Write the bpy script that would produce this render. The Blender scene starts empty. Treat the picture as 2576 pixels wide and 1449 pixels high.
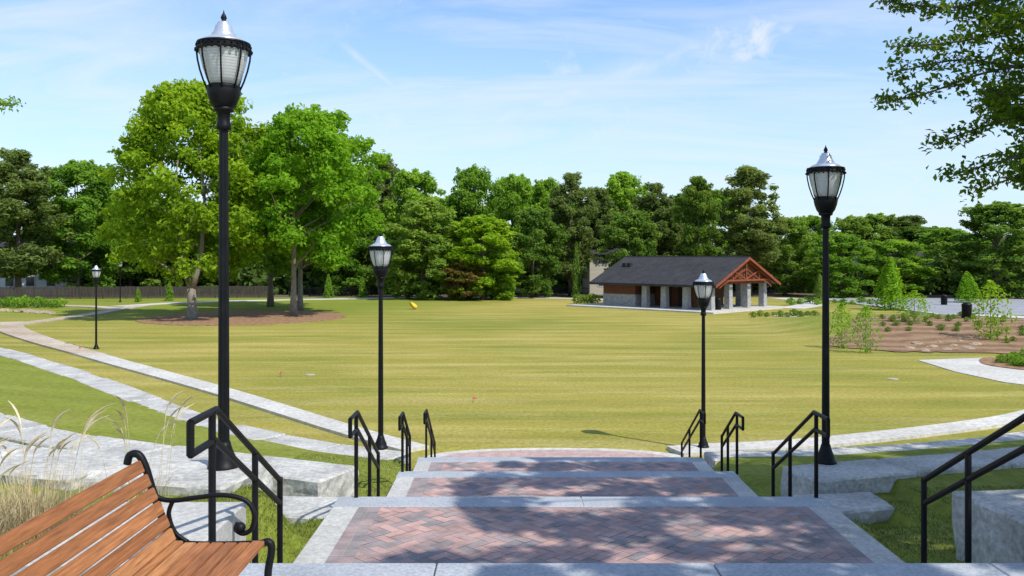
import bpy, bmesh, math, random
import numpy as np
from mathutils import Vector, Matrix, noise as mnoise
R = math.radians
random.seed(7)
scene = bpy.context.scene
COL = scene.collection
F, CX, YH, CZ = 2231.0, 1288.0, 645.0, 4.7
def G(px, py, z=0.0):
    d = (CZ - z) * F / (py - YH)
    return Vector(((px - CX) / F * d, d, z))
def A(px, py, d):
    return Vector(((px - CX) / F * d, d, CZ - (py - YH) * d / F))
AZ = Vector((.74, -.67)).normalized()
S = Vector((.643 * AZ.x, .643 * AZ.y, .766)).normalized()

# ------------------------------------------------------------------ helpers
def tag(o, label=None, cat=None, group=None, kind=None):
    if label: o['label'] = label
    if cat: o['category'] = cat
    if group: o['group'] = group
    if kind: o['kind'] = kind
    return o
def thing(name, label, cat, loc=(0, 0, 0), rz=0, group=None):
    o = bpy.data.objects.new(name, None); COL.objects.link(o)
    o.empty_display_size = 0.2
    o.location = loc; o.rotation_euler = (0, 0, rz)
    return tag(o, label, cat, group)
def obj(name, bm, mat, parent=None, smooth=False, bevel=0):
    if isinstance(bm, bmesh.types.BMesh):
        if bevel:
            bmesh.ops.bevel(bm, geom=bm.edges[:], offset=bevel, segments=1, affect='EDGES', clamp_overlap=True)
        me = bpy.data.meshes.new(name); bm.to_mesh(me); bm.free()
    else:
        me = bm
    if smooth:
        me.polygons.foreach_set('use_smooth', [True] * len(me.polygons))
    if mat:
        for m in (mat if isinstance(mat, (list, tuple)) else [mat]): me.materials.append(m)
    o = bpy.data.objects.new(name, me); COL.objects.link(o)
    if parent: o.parent = parent
    return o
def struct(name, bm, mat, parent=None, **k):
    o = obj(name, bm, mat, parent, **k)
    if not parent: o['kind'] = 'structure'
    return o
def copy_tree(o, parent=None):
    c = o.copy(); COL.objects.link(c)
    if parent: c.parent = parent
    for ch in list(o.children):
        copy_tree(ch, c)
    return c
def B(): return bmesh.new()
def box(bm, x0, x1, y0, y1, z0, z1):
    vs = [bm.verts.new((x, y, z)) for z in (z0, z1) for y in (y0, y1) for x in (x0, x1)]
    for f in ((0, 2, 3, 1), (4, 5, 7, 6), (0, 1, 5, 4), (2, 6, 7, 3), (0, 4, 6, 2), (1, 3, 7, 5)):
        bm.faces.new([vs[i] for i in f])
    return vs
def hexa(bm, pts):
    vs = [bm.verts.new(p) for p in pts]
    for f in ((0, 3, 2, 1), (4, 5, 6, 7), (0, 1, 5, 4), (1, 2, 6, 5), (2, 3, 7, 6), (3, 0, 4, 7)):
        bm.faces.new([vs[i] for i in f])
    return vs
def tube(bm, pts, rad, n=8, cap=True):
    pts = [Vector(p) for p in pts]
    if not isinstance(rad, (list, tuple)): rad = [rad] * len(pts)
    rings = []; up = None
    for i, p in enumerate(pts):
        if i == 0: t = pts[1] - p
        elif i == len(pts) - 1: t = p - pts[i - 1]
        else: t = (pts[i + 1] - p).normalized() + (p - pts[i - 1]).normalized()
        if t.length < 1e-8: t = Vector((0, 0, 1))
        t.normalize()
        if up is None:
            up = Vector((1, 0, 0)) if abs(t.x) < 0.9 else Vector((0, 1, 0))
        u = (up - t * up.dot(t))
        if u.length < 1e-5: u = t.orthogonal()
        u.normalize(); up = u; w = t.cross(u)
        rings.append([bm.verts.new(p + (u * math.cos(a) + w * math.sin(a)) * rad[i])
                      for a in [2 * math.pi * (k + .5) / n for k in range(n)]])
    for a, b in zip(rings, rings[1:]):
        for k in range(n):
            bm.faces.new((a[k], a[(k + 1) % n], b[(k + 1) % n], b[k]))
    if cap:
        bm.faces.new(rings[0][::-1]); bm.faces.new(rings[-1])
def lathe(bm, prof, n=24, flute=None):
    rings = []
    for r, z in prof:
        ring = []
        for k in range(n):
            a = 2 * math.pi * k / n
            rr = r * (1 - (flute if (flute and k % 2) else 0))
            ring.append(bm.verts.new((rr * math.cos(a), rr * math.sin(a), z)))
        rings.append(ring)
    for a, b in zip(rings, rings[1:]):
        for k in range(n):
            bm.faces.new((a[k], a[(k + 1) % n], b[(k + 1) % n], b[k]))
    bm.faces.new(rings[0][::-1]); bm.faces.new(rings[-1])
def smooth_curve(pts, per=8):
    P = [Vector(p) for p in pts]; out = []
    for i in range(len(P) - 1):
        p0 = P[max(i - 1, 0)]; p1 = P[i]; p2 = P[i + 1]; p3 = P[min(i + 2, len(P) - 1)]
        for k in range(per):
            t = k / per
            out.append(0.5 * ((2 * p1) + (p2 - p0) * t + (2 * p0 - 5 * p1 + 4 * p2 - p3) * t * t + (3 * p1 - p0 - 3 * p2 + p3) * t ** 3))
    out.append(P[-1]); return out
def resample(pts, step):
    d = [0]
    for a, b in zip(pts, pts[1:]): d.append(d[-1] + (b - a).length)
    n = max(1, round(d[-1] / step)); res = []; j = 0
    for i in range(n + 1):
        s = d[-1] * i / n
        while j < len(d) - 2 and d[j + 1] < s: j += 1
        t = (s - d[j]) / max(1e-9, d[j + 1] - d[j])
        res.append(pts[j].lerp(pts[j + 1], t))
    return res
def normals2d(P):
    N = []
    for i in range(len(P)):
        t = P[min(i + 1, len(P) - 1)] - P[max(i - 1, 0)]
        N.append(Vector((-t.y, t.x, 0)).normalized())
    return N

# ------------------------------------------------------------------ materials
def mk(name):
    m = bpy.data.materials.new(name); m.use_nodes = True
    nt = m.node_tree; nt.nodes.clear()
    out = nt.nodes.new('ShaderNodeOutputMaterial')
    b = nt.nodes.new('ShaderNodeBsdfPrincipled')
    nt.links.new(b.outputs[0], out.inputs[0])
    return m, nt, b, out
def ramp_node(nt, cols, pos=None):
    r = nt.nodes.new('ShaderNodeValToRGB')
    n = len(cols); pos = pos or [0.3 + 0.4 * i / (n - 1) for i in range(n)]
    while len(r.color_ramp.elements) < n: r.color_ramp.elements.new(0.5)
    for i in range(n):
        r.color_ramp.elements[i].position = pos[i]
        r.color_ramp.elements[i].color = (*cols[i], 1)
    return r
def noise_node(nt, vec, scale, detail=5, rough=.55, dist=0):
    n = nt.nodes.new('ShaderNodeTexNoise')
    n.inputs['Scale'].default_value = scale; n.inputs['Detail'].default_value = detail
    n.inputs['Roughness'].default_value = rough; n.inputs['Distortion'].default_value = dist
    nt.links.new(vec, n.inputs['Vector']); return n
def mapping(nt, vec, scale):
    mp = nt.nodes.new('ShaderNodeMapping'); mp.inputs['Scale'].default_value = scale
    nt.links.new(vec, mp.inputs['Vector']); return mp.outputs[0]
def mixc(nt, fac, a, b, mode='MIX'):
    x = nt.nodes.new('ShaderNodeMix'); x.data_type = 'RGBA'; x.blend_type = mode
    for sock, v in ((x.inputs[0], fac), (x.inputs[6], a), (x.inputs[7], b)):
        if hasattr(v, 'is_output'): nt.links.new(v, sock)
        elif isinstance(v, (int, float)): sock.default_value = v
        else: sock.default_value = (*v, 1)
    return x.outputs[2]
def math_node(nt, op, a, b=None):
    x = nt.nodes.new('ShaderNodeMath'); x.operation = op
    for i, v in enumerate((a, b)):
        if v is None: continue
        if hasattr(v, 'is_output'): nt.links.new(v, x.inputs[i])
        else: x.inputs[i].default_value = v
    return x.outputs[0]
def maprange(nt, v, a, b, c=0, d=1):
    x = nt.nodes.new('ShaderNodeMapRange'); nt.links.new(v, x.inputs[0])
    for i, q in enumerate((a, b, c, d)): x.inputs[i + 1].default_value = q
    return x.outputs[0]
def M(name, cols, scale=5, rough=.8, bump=0, bscale=40, metal=0, stretch=(1, 1, 1), spec=.3, pos=None, fine=None, frange=(.72, 1.2)):
    m, nt, b, out = mk(name)
    tc = nt.nodes.new('ShaderNodeTexCoord'); v = mapping(nt, tc.outputs['Object'], stretch)
    n = noise_node(nt, v, scale)
    r = ramp_node(nt, cols, pos); nt.links.new(n.outputs[0], r.inputs[0])
    c = r.outputs[0]
    if fine:
        n3 = noise_node(nt, v, fine, 4, .65)
        f = maprange(nt, n3.outputs[0], .3, .7, *frange)
        cc = nt.nodes.new('ShaderNodeCombineColor')
        for i in range(3): nt.links.new(f, cc.inputs[i])
        c = mixc(nt, 1.0, c, cc.outputs[0], 'MULTIPLY')
    nt.links.new(c, b.inputs['Base Color'])
    b.inputs['Roughness'].default_value = rough; b.inputs['Metallic'].default_value = metal
    b.inputs['Specular IOR Level'].default_value = spec
    if bump:
        n2 = noise_node(nt, v, bscale, 4)
        bp = nt.nodes.new('ShaderNodeBump'); bp.inputs['Strength'].default_value = bump; bp.inputs['Distance'].default_value = .02
        nt.links.new(n2.outputs[0], bp.inputs['Height']); nt.links.new(bp.outputs[0], b.inputs['Normal'])
    return m
def M_attr(name, cols, pos, rough=.8, bump=.2, bscale=60, grain=None, nscale=12):
    m, nt, b, out = mk(name)
    at = nt.nodes.new('ShaderNodeAttribute'); at.attribute_name = 'tint'
    r = ramp_node(nt, cols, pos); nt.links.new(at.outputs['Fac'], r.inputs[0])
    tc = nt.nodes.new('ShaderNodeTexCoord')
    v = mapping(nt, tc.outputs['Object'], grain or (1, 1, 1))
    n = noise_node(nt, v, nscale if not grain else 6, 7, .65)
    f = maprange(nt, n.outputs[0], .3, .7, *((.68, 1.25) if not grain else (.55, 1.35)))
    cc = nt.nodes.new('ShaderNodeCombineColor')
    for i in range(3): nt.links.new(f, cc.inputs[i])
    c = mixc(nt, 1.0, r.outputs[0], cc.outputs[0], 'MULTIPLY')
    nt.links.new(c, b.inputs['Base Color']); b.inputs['Roughness'].default_value = rough
    b.inputs['Specular IOR Level'].default_value = .3
    n2 = noise_node(nt, v, bscale, 3)
    bp = nt.nodes.new('ShaderNodeBump'); bp.inputs['Strength'].default_value = bump; bp.inputs['Distance'].default_value = .01
    nt.links.new(n2.outputs[0], bp.inputs['Height']); nt.links.new(bp.outputs[0], b.inputs['Normal'])
    return m
def M_leaf(name, dark, mid, light, trans=.35, vary=.25):
    m, nt, b, out = mk(name)
    at = nt.nodes.new('ShaderNodeAttribute'); at.attribute_name = 'tint'
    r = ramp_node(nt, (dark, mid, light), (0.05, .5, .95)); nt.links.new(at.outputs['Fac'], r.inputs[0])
    oi = nt.nodes.new('ShaderNodeObjectInfo')
    hs = nt.nodes.new('ShaderNodeHueSaturation')
    nt.links.new(r.outputs[0], hs.inputs['Color'])
    nt.links.new(maprange(nt, oi.outputs['Random'], 0, 1, 1 - vary, 1 + vary), hs.inputs['Value'])
    nt.links.new(maprange(nt, oi.outputs['Random'], 0, 1, .508, .488), hs.inputs['Hue'])
    nt.links.new(hs.outputs[0], b.inputs['Base Color'])
    b.inputs['Roughness'].default_value = .6; b.inputs['Specular IOR Level'].default_value = .15
    tr = nt.nodes.new('ShaderNodeBsdfTranslucent')
    tcx = mixc(nt, 1.0, hs.outputs[0], (1.4, 1.3, .6), 'MULTIPLY')
    nt.links.new(tcx, tr.inputs['Color'])
    mx = nt.nodes.new('ShaderNodeMixShader'); mx.inputs[0].default_value = trans
    nt.links.new(b.outputs[0], mx.inputs[1]); nt.links.new(tr.outputs[0], mx.inputs[2])
    nt.links.new(mx.outputs[0], out.inputs[0])
    return m
mt = {}
mt['concrete'] = M('concrete', [(.44, .43, .395), (.56, .545, .50)], 1.3, .85, .15, 60, fine=25)
mt['nosing'] = M('nosing_stone', [(.34, .365, .39), (.46, .48, .505)], 2, .75, .15, 70, fine=40)
mt['granite'] = M('granite', [(.33, .32, .29), (.50, .485, .44), (.64, .62, .56)], 1.6, .85, .7, 9, fine=18, pos=(.25, .5, .75), frange=(.64, 1.22))
mt['path'] = M('path_concrete', [(.50, .475, .42), (.63, .60, .53)], .5, .9, .1, 30, fine=8)
mt['dusty'] = M('dusty_path', [(.40, .30, .20), (.58, .50, .40)], .35, .9, .1, 30, fine=6)
mt['black'] = M('black_metal', [(.003, .003, .004), (.008, .008, .009)], 8, .5, .05, 80, spec=.22)
mt['bark'] = M('bark', [(.14, .12, .095), (.30, .265, .22)], 6, .9, .8, 10, stretch=(3, 3, .6))
mt['bark_dark'] = M('bark_dark', [(.07, .055, .042), (.19, .15, .11)], 6, .9, .8, 10, stretch=(3, 3, .6))
mt['cap'] = M('silver_cap', [(.66, .68, .71), (.8, .82, .85)], 4, .28, 0, metal=.7)
mt['mulch'] = M('mulch', [(.17, .085, .042), (.31, .175, .09), (.40, .255, .145)], 3, .95, .9, 9, pos=(.3, .5, .7), fine=14)
mt['asphalt'] = M('asphalt', [(.26, .265, .28), (.34, .345, .36)], .4, .9, .2, 30)
mt['roof'] = M('roof_metal', [(.036, .035, .036), (.056, .055, .056)], 1.2, .7, .2, 14, fine=6, spec=.2)
mt['rust'] = M('rust_timber', [(.19, .045, .02), (.29, .075, .032)], 3, .7, .2, 20)
mt['siding'] = M('brown_siding', [(.11, .042, .02), (.17, .068, .032)], 2, .75, .3, 20, stretch=(.3, .3, 6))
mt['stone'] = M('pale_stone', [(.26, .26, .255), (.42, .415, .40)], 4, .85, .5, 10, fine=9)
mt['darkvoid'] = M('dark_door', [(.02, .018, .018), (.035, .03, .028)], 3, .6)
mt['fence_wood'] = M('fence_wood', [(.04, .034, .028), (.085, .07, .058)], 2, .9, .3, 10, stretch=(4, 4, .4))
mt['cream'] = M('cream_siding', [(.42, .39, .31), (.52, .48, .4)], 1, .8, .2, 10, stretch=(.2, .2, 8))
mt['white'] = M('white_siding', [(.55, .55, .54), (.7, .7, .69)], 1, .6, .1, 10, stretch=(.2, .2, 8))
mt['glass'] = M('window_glass', [(.03, .04, .05), (.06, .07, .085)], 2, .12, spec=.6)
mt['carpaint'] = M('white_car_paint', [(.72, .72, .72), (.78, .78, .78)], 2, .25, spec=.6)
mt['tyre'] = M('tyre_rubber', [(.015, .015, .015), (.03, .03, .03)], 9, .8)
mt['yellow'] = M('yellow_cloth', [(.55, .36, .03), (.75, .55, .05)], 4, .6, .3, 12)
mt['pink'] = M('pink_flag', [(.6, .12, .12), (.75, .2, .2)], 4, .6)
mt['rock'] = M('rock', [(.28, .21, .14), (.46, .36, .25)], 2, .9, .8, 6, fine=9)
mt['cover'] = M('cover_plate', [(.34, .32, .22), (.45, .42, .32)], 6, .8, .1, 30)
mt['dry'] = M_attr('dry_grass', [(.34, .25, .12), (.54, .43, .235), (.70, .59, .38)], (0, .5, 1), .8, .05)
mt['blade'] = M_attr('turf_blades', [(.07, .11, .012), (.14, .19, .025), (.27, .28, .06)], (0, .5, 1), .7, .05)
mt['pavers'] = M_attr('clay_pavers', [(.23, .21, .21), (.29, .25, .245), (.35, .265, .25), (.44, .285, .25), (.53, .345, .295)], (0, .25, .5, .75, 1), .85, .4, 50, nscale=4)
mt['wood'] = M_attr('bench_wood', [(.28, .105, .037), (.41, .165, .06), (.51, .24, .095)], (0, .5, 1), .55, .25, 60, grain=(14, .9, 14))
# slope mulch
m, nt, b, out = mk('mulch_rows'); mt['mulch_pale'] = m
tc = nt.nodes.new('ShaderNodeTexCoord'); O = tc.outputs['Object']
wv = nt.nodes.new('ShaderNodeTexWave'); wv.bands_direction = 'Y'; wv.inputs['Scale'].default_value = .18; wv.inputs['Distortion'].default_value = 5; wv.inputs['Detail'].default_value = 4; wv.inputs['Detail Scale'].default_value = 2
nt.links.new(O, wv.inputs['Vector'])
r = ramp_node(nt, [(.13, .065, .03), (.27, .155, .075), (.41, .275, .155)], (.2, .5, .9))
nz = noise_node(nt, O, 1.4, 7, .75)
nt.links.new(math_node(nt, 'ADD', math_node(nt, 'MULTIPLY', wv.outputs['Fac'], .3), math_node(nt, 'MULTIPLY', nz.outputs[0], .7)), r.inputs[0])
nt.links.new(r.outputs[0], b.inputs['Base Color']); b.inputs['Roughness'].default_value = .95
bp = nt.nodes.new('ShaderNodeBump'); bp.inputs['Distance'].default_value = .15; nt.links.new(nz.outputs[0], bp.inputs['Height']); nt.links.new(bp.outputs[0], b.inputs['Normal'])
# globe
m, nt, b, out = mk('lamp_globe')
b.inputs['Base Color'].default_value = (.9, .9, .88, 1); b.inputs['Roughness'].default_value = .12
b.inputs['Specular IOR Level'].default_value = .7
tr = nt.nodes.new('ShaderNodeBsdfTranslucent'); tr.inputs['Color'].default_value = (.95, .95, .93, 1)
mx = nt.nodes.new('ShaderNodeMixShader')
tc = nt.nodes.new('ShaderNodeTexCoord'); wv = nt.nodes.new('ShaderNodeTexWave'); wv.bands_direction = 'Z'
wv.inputs['Scale'].default_value = 12; wv.inputs['Distortion'].default_value = .3
nt.links.new(tc.outputs['Object'], wv.inputs['Vector'])
nt.links.new(maprange(nt, wv.outputs['Fac'], 0, 1, .35, .65), mx.inputs[0])
nt.links.new(b.outputs[0], mx.inputs[1]); nt.links.new(tr.outputs[0], mx.inputs[2]); nt.links.new(mx.outputs[0], out.inputs[0])
mt['globe'] = m
LF = {
 'bright': M_leaf('leaf_bright', (.10, .22, .012), (.23, .42, .022), (.38, .57, .045), .52, .04),
 'yellow': M_leaf('leaf_yellow', (.105, .21, .012), (.24, .405, .020), (.40, .56, .04), .52, .03),
 'mid': M_leaf('leaf_mid', (.095, .20, .024), (.205, .375, .038), (.34, .52, .065), .5, .2),
 'dark': M_leaf('leaf_dark', (.08, .155, .026), (.165, .285, .042), (.27, .41, .065), .48, .2),
 'pine': M_leaf('leaf_pine', (.09, .13, .040), (.18, .25, .068), (.29, .38, .11), .46, .16),
 'red': M_leaf('leaf_red', (.12, .095, .025), (.23, .18, .045), (.31, .27, .07), .4, .1),
 'oak': M_leaf('leaf_oak', (.045, .10, .012), (.105, .20, .02), (.20, .31, .035), .45, .02),
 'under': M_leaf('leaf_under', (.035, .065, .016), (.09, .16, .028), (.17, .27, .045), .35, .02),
 'shrub': M_leaf('leaf_shrub', (.08, .15, .022), (.18, .29, .04), (.31, .41, .075), .45, .2),
}
# lawn
m, nt, b, out = mk('lawn_grass'); mt['lawn'] = m
tc = nt.nodes.new('ShaderNodeTexCoord'); O = tc.outputs['Object']
n1 = noise_node(nt, mapping(nt, O, (.05, .09, 1)), 1.0, 5, .6, .6)
base = ramp_node(nt, [(.215, .23, .034), (.325, .288, .056), (.41, .335, .088)], (.32, .5, .68)); nt.links.new(n1.outputs[0], base.inputs[0])
n2 = noise_node(nt, mapping(nt, O, (.10, 1.1, 1)), 1.0, 6, .65, .4)
c = mixc(nt, maprange(nt, n2.outputs[0], .47, .75, 0, .75), base.outputs[0], (.52, .43, .165))
n2b = noise_node(nt, mapping(nt, O, (.25, .6, 1)), 1.0, 6, .7)
c = mixc(nt, maprange(nt, n2b.outputs[0], .5, .75, 0, .65), c, (.19, .215, .028))
n3 = noise_node(nt, mapping(nt, O, (1, .6, 1)), 9, 4, .7)
v3 = maprange(nt, n3.outputs[0], .25, .75, .65, 1.3)
n4 = noise_node(nt, O, 60, 3, .7)
v4 = math_node(nt, 'MULTIPLY', v3, maprange(nt, n4.outputs[0], .25, .75, .7, 1.3))
# faint mowing bands
wvl = nt.nodes.new('ShaderNodeTexWave'); wvl.bands_direction = 'Y'; wvl.inputs['Scale'].default_value = .11; wvl.inputs['Distortion'].default_value = 2.2; wvl.inputs['Detail'].default_value = 2
nt.links.new(mapping(nt, O, (.25, 1, 1)), wvl.inputs['Vector'])
v4 = math_node(nt, 'MULTIPLY', v4, maprange(nt, wvl.outputs['Fac'], 0, 1, .93, 1.05))
cc = nt.nodes.new('ShaderNodeCombineColor')
for i in range(3): nt.links.new(v4, cc.inputs[i])
sx_ = nt.nodes.new('ShaderNodeSeparateXYZ'); nt.links.new(O, sx_.inputs[0])
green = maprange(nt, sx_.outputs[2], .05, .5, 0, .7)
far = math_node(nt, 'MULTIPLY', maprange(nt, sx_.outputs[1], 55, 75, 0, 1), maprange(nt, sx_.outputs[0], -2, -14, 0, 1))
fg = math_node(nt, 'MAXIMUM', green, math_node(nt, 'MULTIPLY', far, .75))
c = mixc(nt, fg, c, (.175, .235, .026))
c = mixc(nt, 1.0, c, cc.outputs[0], 'MULTIPLY')
nt.links.new(c, b.inputs['Base Color']); b.inputs['Roughness'].default_value = .9; b.inputs['Specular IOR Level'].default_value = .1
bp = nt.nodes.new('ShaderNodeBump'); bp.inputs['Strength'].default_value = .6; bp.inputs['Distance'].default_value = .03
nt.links.new(n4.outputs[0], bp.inputs['Height']); nt.links.new(bp.outputs[0], b.inputs['Normal'])

# ------------------------------------------------------------------ terrain
SL = 0.025
def sx(y): return SL * (y - 9.0)
XC, HW = 0.74, 2.49
HWK = [HW, HW, HW + .12, HW + .16]
CUR = {
 'A': [(-60, 80), (-32, 56.7), (-26, 49), (-17.9, 39.6), (-10.2, 30.8), (-4.46, 23.8), (-2.3, 21.4), (3.9, 21.2), (4.8, 21.5), (8, 22.3), (14.5, 25.5), (18, 29)],
 'B': [(-40, 56), (-20, 35.2), (-13, 27.5), (-7.2, 20.6), (-3.9, 17.9), (-2.2, 17.0), (3.8, 17.2), (6, 17.4), (8.1, 17.9), (10.8, 18.9), (16, 22)],
 'C': [(-20, 25.5), (-12, 18), (-8.6, 14.9), (-6.3, 13.3), (-3.5, 12.0), (-2.2, 11.4), (3.7, 11.5), (4.5, 11.8), (6.7, 12.4), (11, 14.2)],
 'D': [(-11, 13), (-9, 11.5), (-6, 9.3), (-4, 8.5), (-2.4, 8.15), (3.9, 7.3), (6, 7.6), (9, 8.8)],
}
def Yk(k, x): return np.interp(x, [p[0] for p in CUR[k]], [p[1] for p in CUR[k]])
def flight(y, z0, z1, n, tread):
    r = (z0 - z1) / n; s = []
    for i in range(1, n):
        s.append((y + (i - 1) * tread, y + i * tread, z0 - r * i))
    return s, y + (n - 1) * tread
f1, e1 = flight(5.05, 2.95, 2.22, 5, .29); f2, e2 = flight(9.12, 2.22, 1.50, 5, .29)
f3, e3 = flight(13.17, 1.5, 1.0, 3, .30); f4, e4 = flight(16.3, 1.0, .05, 6, .30)
FL = [f1, f2, f3, f4]
LAND = [(e1, 9.12, 2.22), (e2, 13.17, 1.5), (e3, 16.3, 1.0)]
allsteps = sorted([(-50, 5.05, 2.95)] + f1 + f2 + f3 + f4 + LAND + [(e4, 22, .05)])
def prof(y):
    y = np.asarray(y, float); z = np.zeros_like(y)
    for a, b_, h in allsteps: z = np.where((y >= a) & (y < b_), h, z)
    return z
def profmin(y): return np.minimum(np.minimum(prof(y + .35), prof(y)), prof(y + .18))
def sst(a, b_, x):
    t = np.clip((x - a) / (b_ - a), 0, 1); return t * t * (3 - 2 * t)
def bump_h(x, y):
    return .75 * sst(15.5, 22, x) * sst(42.5, 55, y) * (1 - sst(59, 69, y)) * (1 - sst(60, 90, x))
def height(x, y):
    x = np.asarray(x, float); y = np.asarray(y, float)
    ya, yb, yc, yd = (Yk(k, x) for k in 'ABCD')
    def lerp(a, b_, t): return a + (b_ - a) * np.clip(t, 0, 1)
    h = np.zeros_like(x)
    h = np.where(y < ya, lerp(.45, .0, (y - yb) / ((ya - yb) * .55)), h)
    h = np.where(y < yb, lerp(1.42, .82, (y - yc) / (yb - yc)), h)
    h = np.where(y < yc, lerp(2.12, np.where(np.abs(x - XC) > 4.2, 1.82, 1.66), (y - yd) / ((yc - yd) * .8)), h)
    back = np.where(x > .7, lerp(2.84, 2.1, (y - 5.3) / 1.1), lerp(2.84, 2.6, (y - 5.3) / 2.5))
    h = np.where(y < yd, back, h)
    dx = np.abs(x - XC - sx(y)); p = profmin(y)
    w = sst(HW + .05, HW + .6, dx)
    side = (p - .10) * (1 - w) + np.minimum(h, np.where((y > yd) & (y < yc) & (dx < HW + 1.2), np.maximum(p - .06, 1.6), 9)) * w
    h2 = np.where(dx < HW - .06, p - .35, side)
    h = np.where(y < 21.5, h2, h) + bump_h(x, y)
    return np.where(y < 5.2, 2.75, h)
def hz(x, y): return float(height(np.array([x]), np.array([y]))[0])
def axis(lo, d0, d1, hi, step, fine=None):
    a = list(np.arange(d0, d1 + 1e-6, step))
    if fine:
        a = [v for v in a if not fine[0] <= v <= fine[1]] + list(np.arange(fine[0], fine[1] + 1e-6, fine[2]))
    s = step; v = d0
    while v > lo: s *= 1.15; v -= s; a.append(v)
    s = step; v = d1
    while v < hi: s *= 1.12; v += s; a.append(v)
    return np.array(sorted(a))
xs = axis(-700, -38, 36, 700, .4, (-4.5, 6.5, .12)); ys = axis(-60, 4.6, 40, 900, .25, (4.6, 14, .125))
XX, YY = np.meshgrid(xs, ys); ZZ = height(XX, YY)
nx, ny = len(xs), len(ys)
verts = np.stack([XX.ravel(), YY.ravel(), ZZ.ravel()], 1)
idx = np.arange(nx * ny).reshape(ny, nx)
faces = np.stack([idx[:-1, :-1].ravel(), idx[:-1, 1:].ravel(), idx[1:, 1:].ravel(), idx[1:, :-1].ravel()], 1)
me = bpy.data.meshes.new('ground'); me.from_pydata(verts.tolist(), [], faces.tolist())
struct('ground', me, mt['lawn'], smooth=True)

def flat_poly(name, pts, z, mat, thick=0, parent=None, drape=False):
    bm = B(); vs = [bm.verts.new((p[0], p[1], z)) for p in pts]
    f = bm.faces.new(vs)
    if drape:
        x0, x1 = min(p[0] for p in pts), max(p[0] for p in pts); y0, y1 = min(p[1] for p in pts), max(p[1] for p in pts)
        for v in np.arange(x0 + .7, x1, .7): bmesh.ops.bisect_plane(bm, geom=bm.verts[:] + bm.edges[:] + bm.faces[:], plane_co=(v, 0, 0), plane_no=(1, 0, 0))
        for v in np.arange(y0 + .7, y1, .7): bmesh.ops.bisect_plane(bm, geom=bm.verts[:] + bm.edges[:] + bm.faces[:], plane_co=(0, v, 0), plane_no=(0, 1, 0))
        for v in bm.verts: v.co.z = z + hz(v.co.x, v.co.y)
    if thick:
        r = bmesh.ops.extrude_face_region(bm, geom=[f])
        for v in [e for e in r['geom'] if isinstance(e, bmesh.types.BMVert)]: v.co.z -= thick
    bmesh.ops.recalc_face_normals(bm, faces=bm.faces[:])
    if not thick and bm.faces[:][0].normal.z < 0: bmesh.ops.reverse_faces(bm, faces=bm.faces[:])
    return struct(name, bm, mat, parent)
def strip(name, pts, width, z, mat, thick=.15, per=8, step=1.0, drape=False):
    P = resample(smooth_curve([(p[0], p[1], 0) for p in pts], per), step); N = normals2d(P); bm = B(); rows = []
    for i, (p, n) in enumerate(zip(P, N)):
        w = width if not callable(width) else width(i / (len(P) - 1))
        a = p - n * w / 2; c = p + n * w / 2
        za = z + (hz(a.x, a.y) if drape else 0); zc = z + (hz(c.x, c.y) if drape else 0)
        rows.append([bm.verts.new((a.x, a.y, za - thick)), bm.verts.new((a.x, a.y, za)), bm.verts.new((c.x, c.y, zc)), bm.verts.new((c.x, c.y, zc - thick))])
    for r0, r1 in zip(rows, rows[1:]):
        for k in range(3): bm.faces.new((r0[k], r1[k], r1[k + 1], r0[k + 1]))
    bm.faces.new(rows[0]); bm.faces.new(rows[-1][::-1])
    bmesh.ops.recalc_face_normals(bm, faces=bm.faces[:])
    return struct(name, bm, mat)
def ellipse(cx, cy, rx, ry, n=40, wob=.06, seed=0, jit=0):
    rr = random.Random(seed); ph = [rr.uniform(0, 6.28) for _ in range(3)]
    return [(cx + rx * (1 + rr.uniform(-jit, jit) + wob * math.sin(3 * a + ph[0]) + wob * .6 * math.sin(5 * a + ph[1])) * math.cos(a),
             cy + ry * (1 + rr.uniform(-jit, jit) + wob * math.sin(2 * a + ph[2])) * math.sin(a)) for a in [2 * math.pi * k / n for k in range(n)]]

flat_poly('forest_floor', [(-160, 102), (160, 102), (220, 260), (-220, 260)], .012, mt['bark_dark'])
left = [p for p in CUR['A'] if p[0] <= -2.2][1:]; right = [p for p in CUR['A'] if p[0] > 3]
strip('lawn_edge_path', left[1:], lambda t: 1.15 - .4 * t, .08, mt['path'], .25)
strip('dusty_path', [(-35.5, 62.5), (-32.4, 57.2), (-26, 49), (-19.5, 41.5)], lambda t: 2.0 - 1.0 * t, .093, mt['dusty'], .25)
strip('lawn_edge_path', right + [(19.5, 32)], .85, .08, mt['path'])
strip('dusty_path', [(-35, 84), (-34.4, 76), (-33.8, 70), (-33.8, 64), (-34, 60.5)], 1.3, .075, mt['dusty'], .12)
strip('far_path', [(-37, 83), (-31, 92), (-13, 100), (-2, 101), (8, 98), (13, 92)], 2.0, .035, mt['path'], .06)
strip('far_path', [(-34.5, 78), (-39, 82), (-46, 84), (-60, 85)], 1.5, .10, mt['dusty'], .12)
strip('far_path', [(21, 70), (25, 66), (30, 60.5), (34, 55), (37, 48)], 1.9, .05, mt['path'], .1, drape=True)
strip('far_path', [(25, 80), (29, 86), (31, 92), (30, 100)], 2.5, .03, mt['path'], .06)
flat_poly('parking_lot', [(34.5, 71), (75, 66), (90, 99), (34, 99)], .05, mt['asphalt'])
strip('parking_kerb', [(34, 71), (33.4, 99)], .35, .14, mt['path'], .2)
flat_poly('side_plaza', [(18.3, 40), (18, 36), (18.3, 33), (20, 30), (26, 28), (34, 30), (34, 41.5), (24, 41.5)], .03, mt['path'], .1)
flat_poly('tree_island_mulch', ellipse(-20.7, 68.5, 7.5, 8.8, 120, .05, 3, .02), .03, mt['mulch'], .06)
rr_ = random.Random(8)
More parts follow.
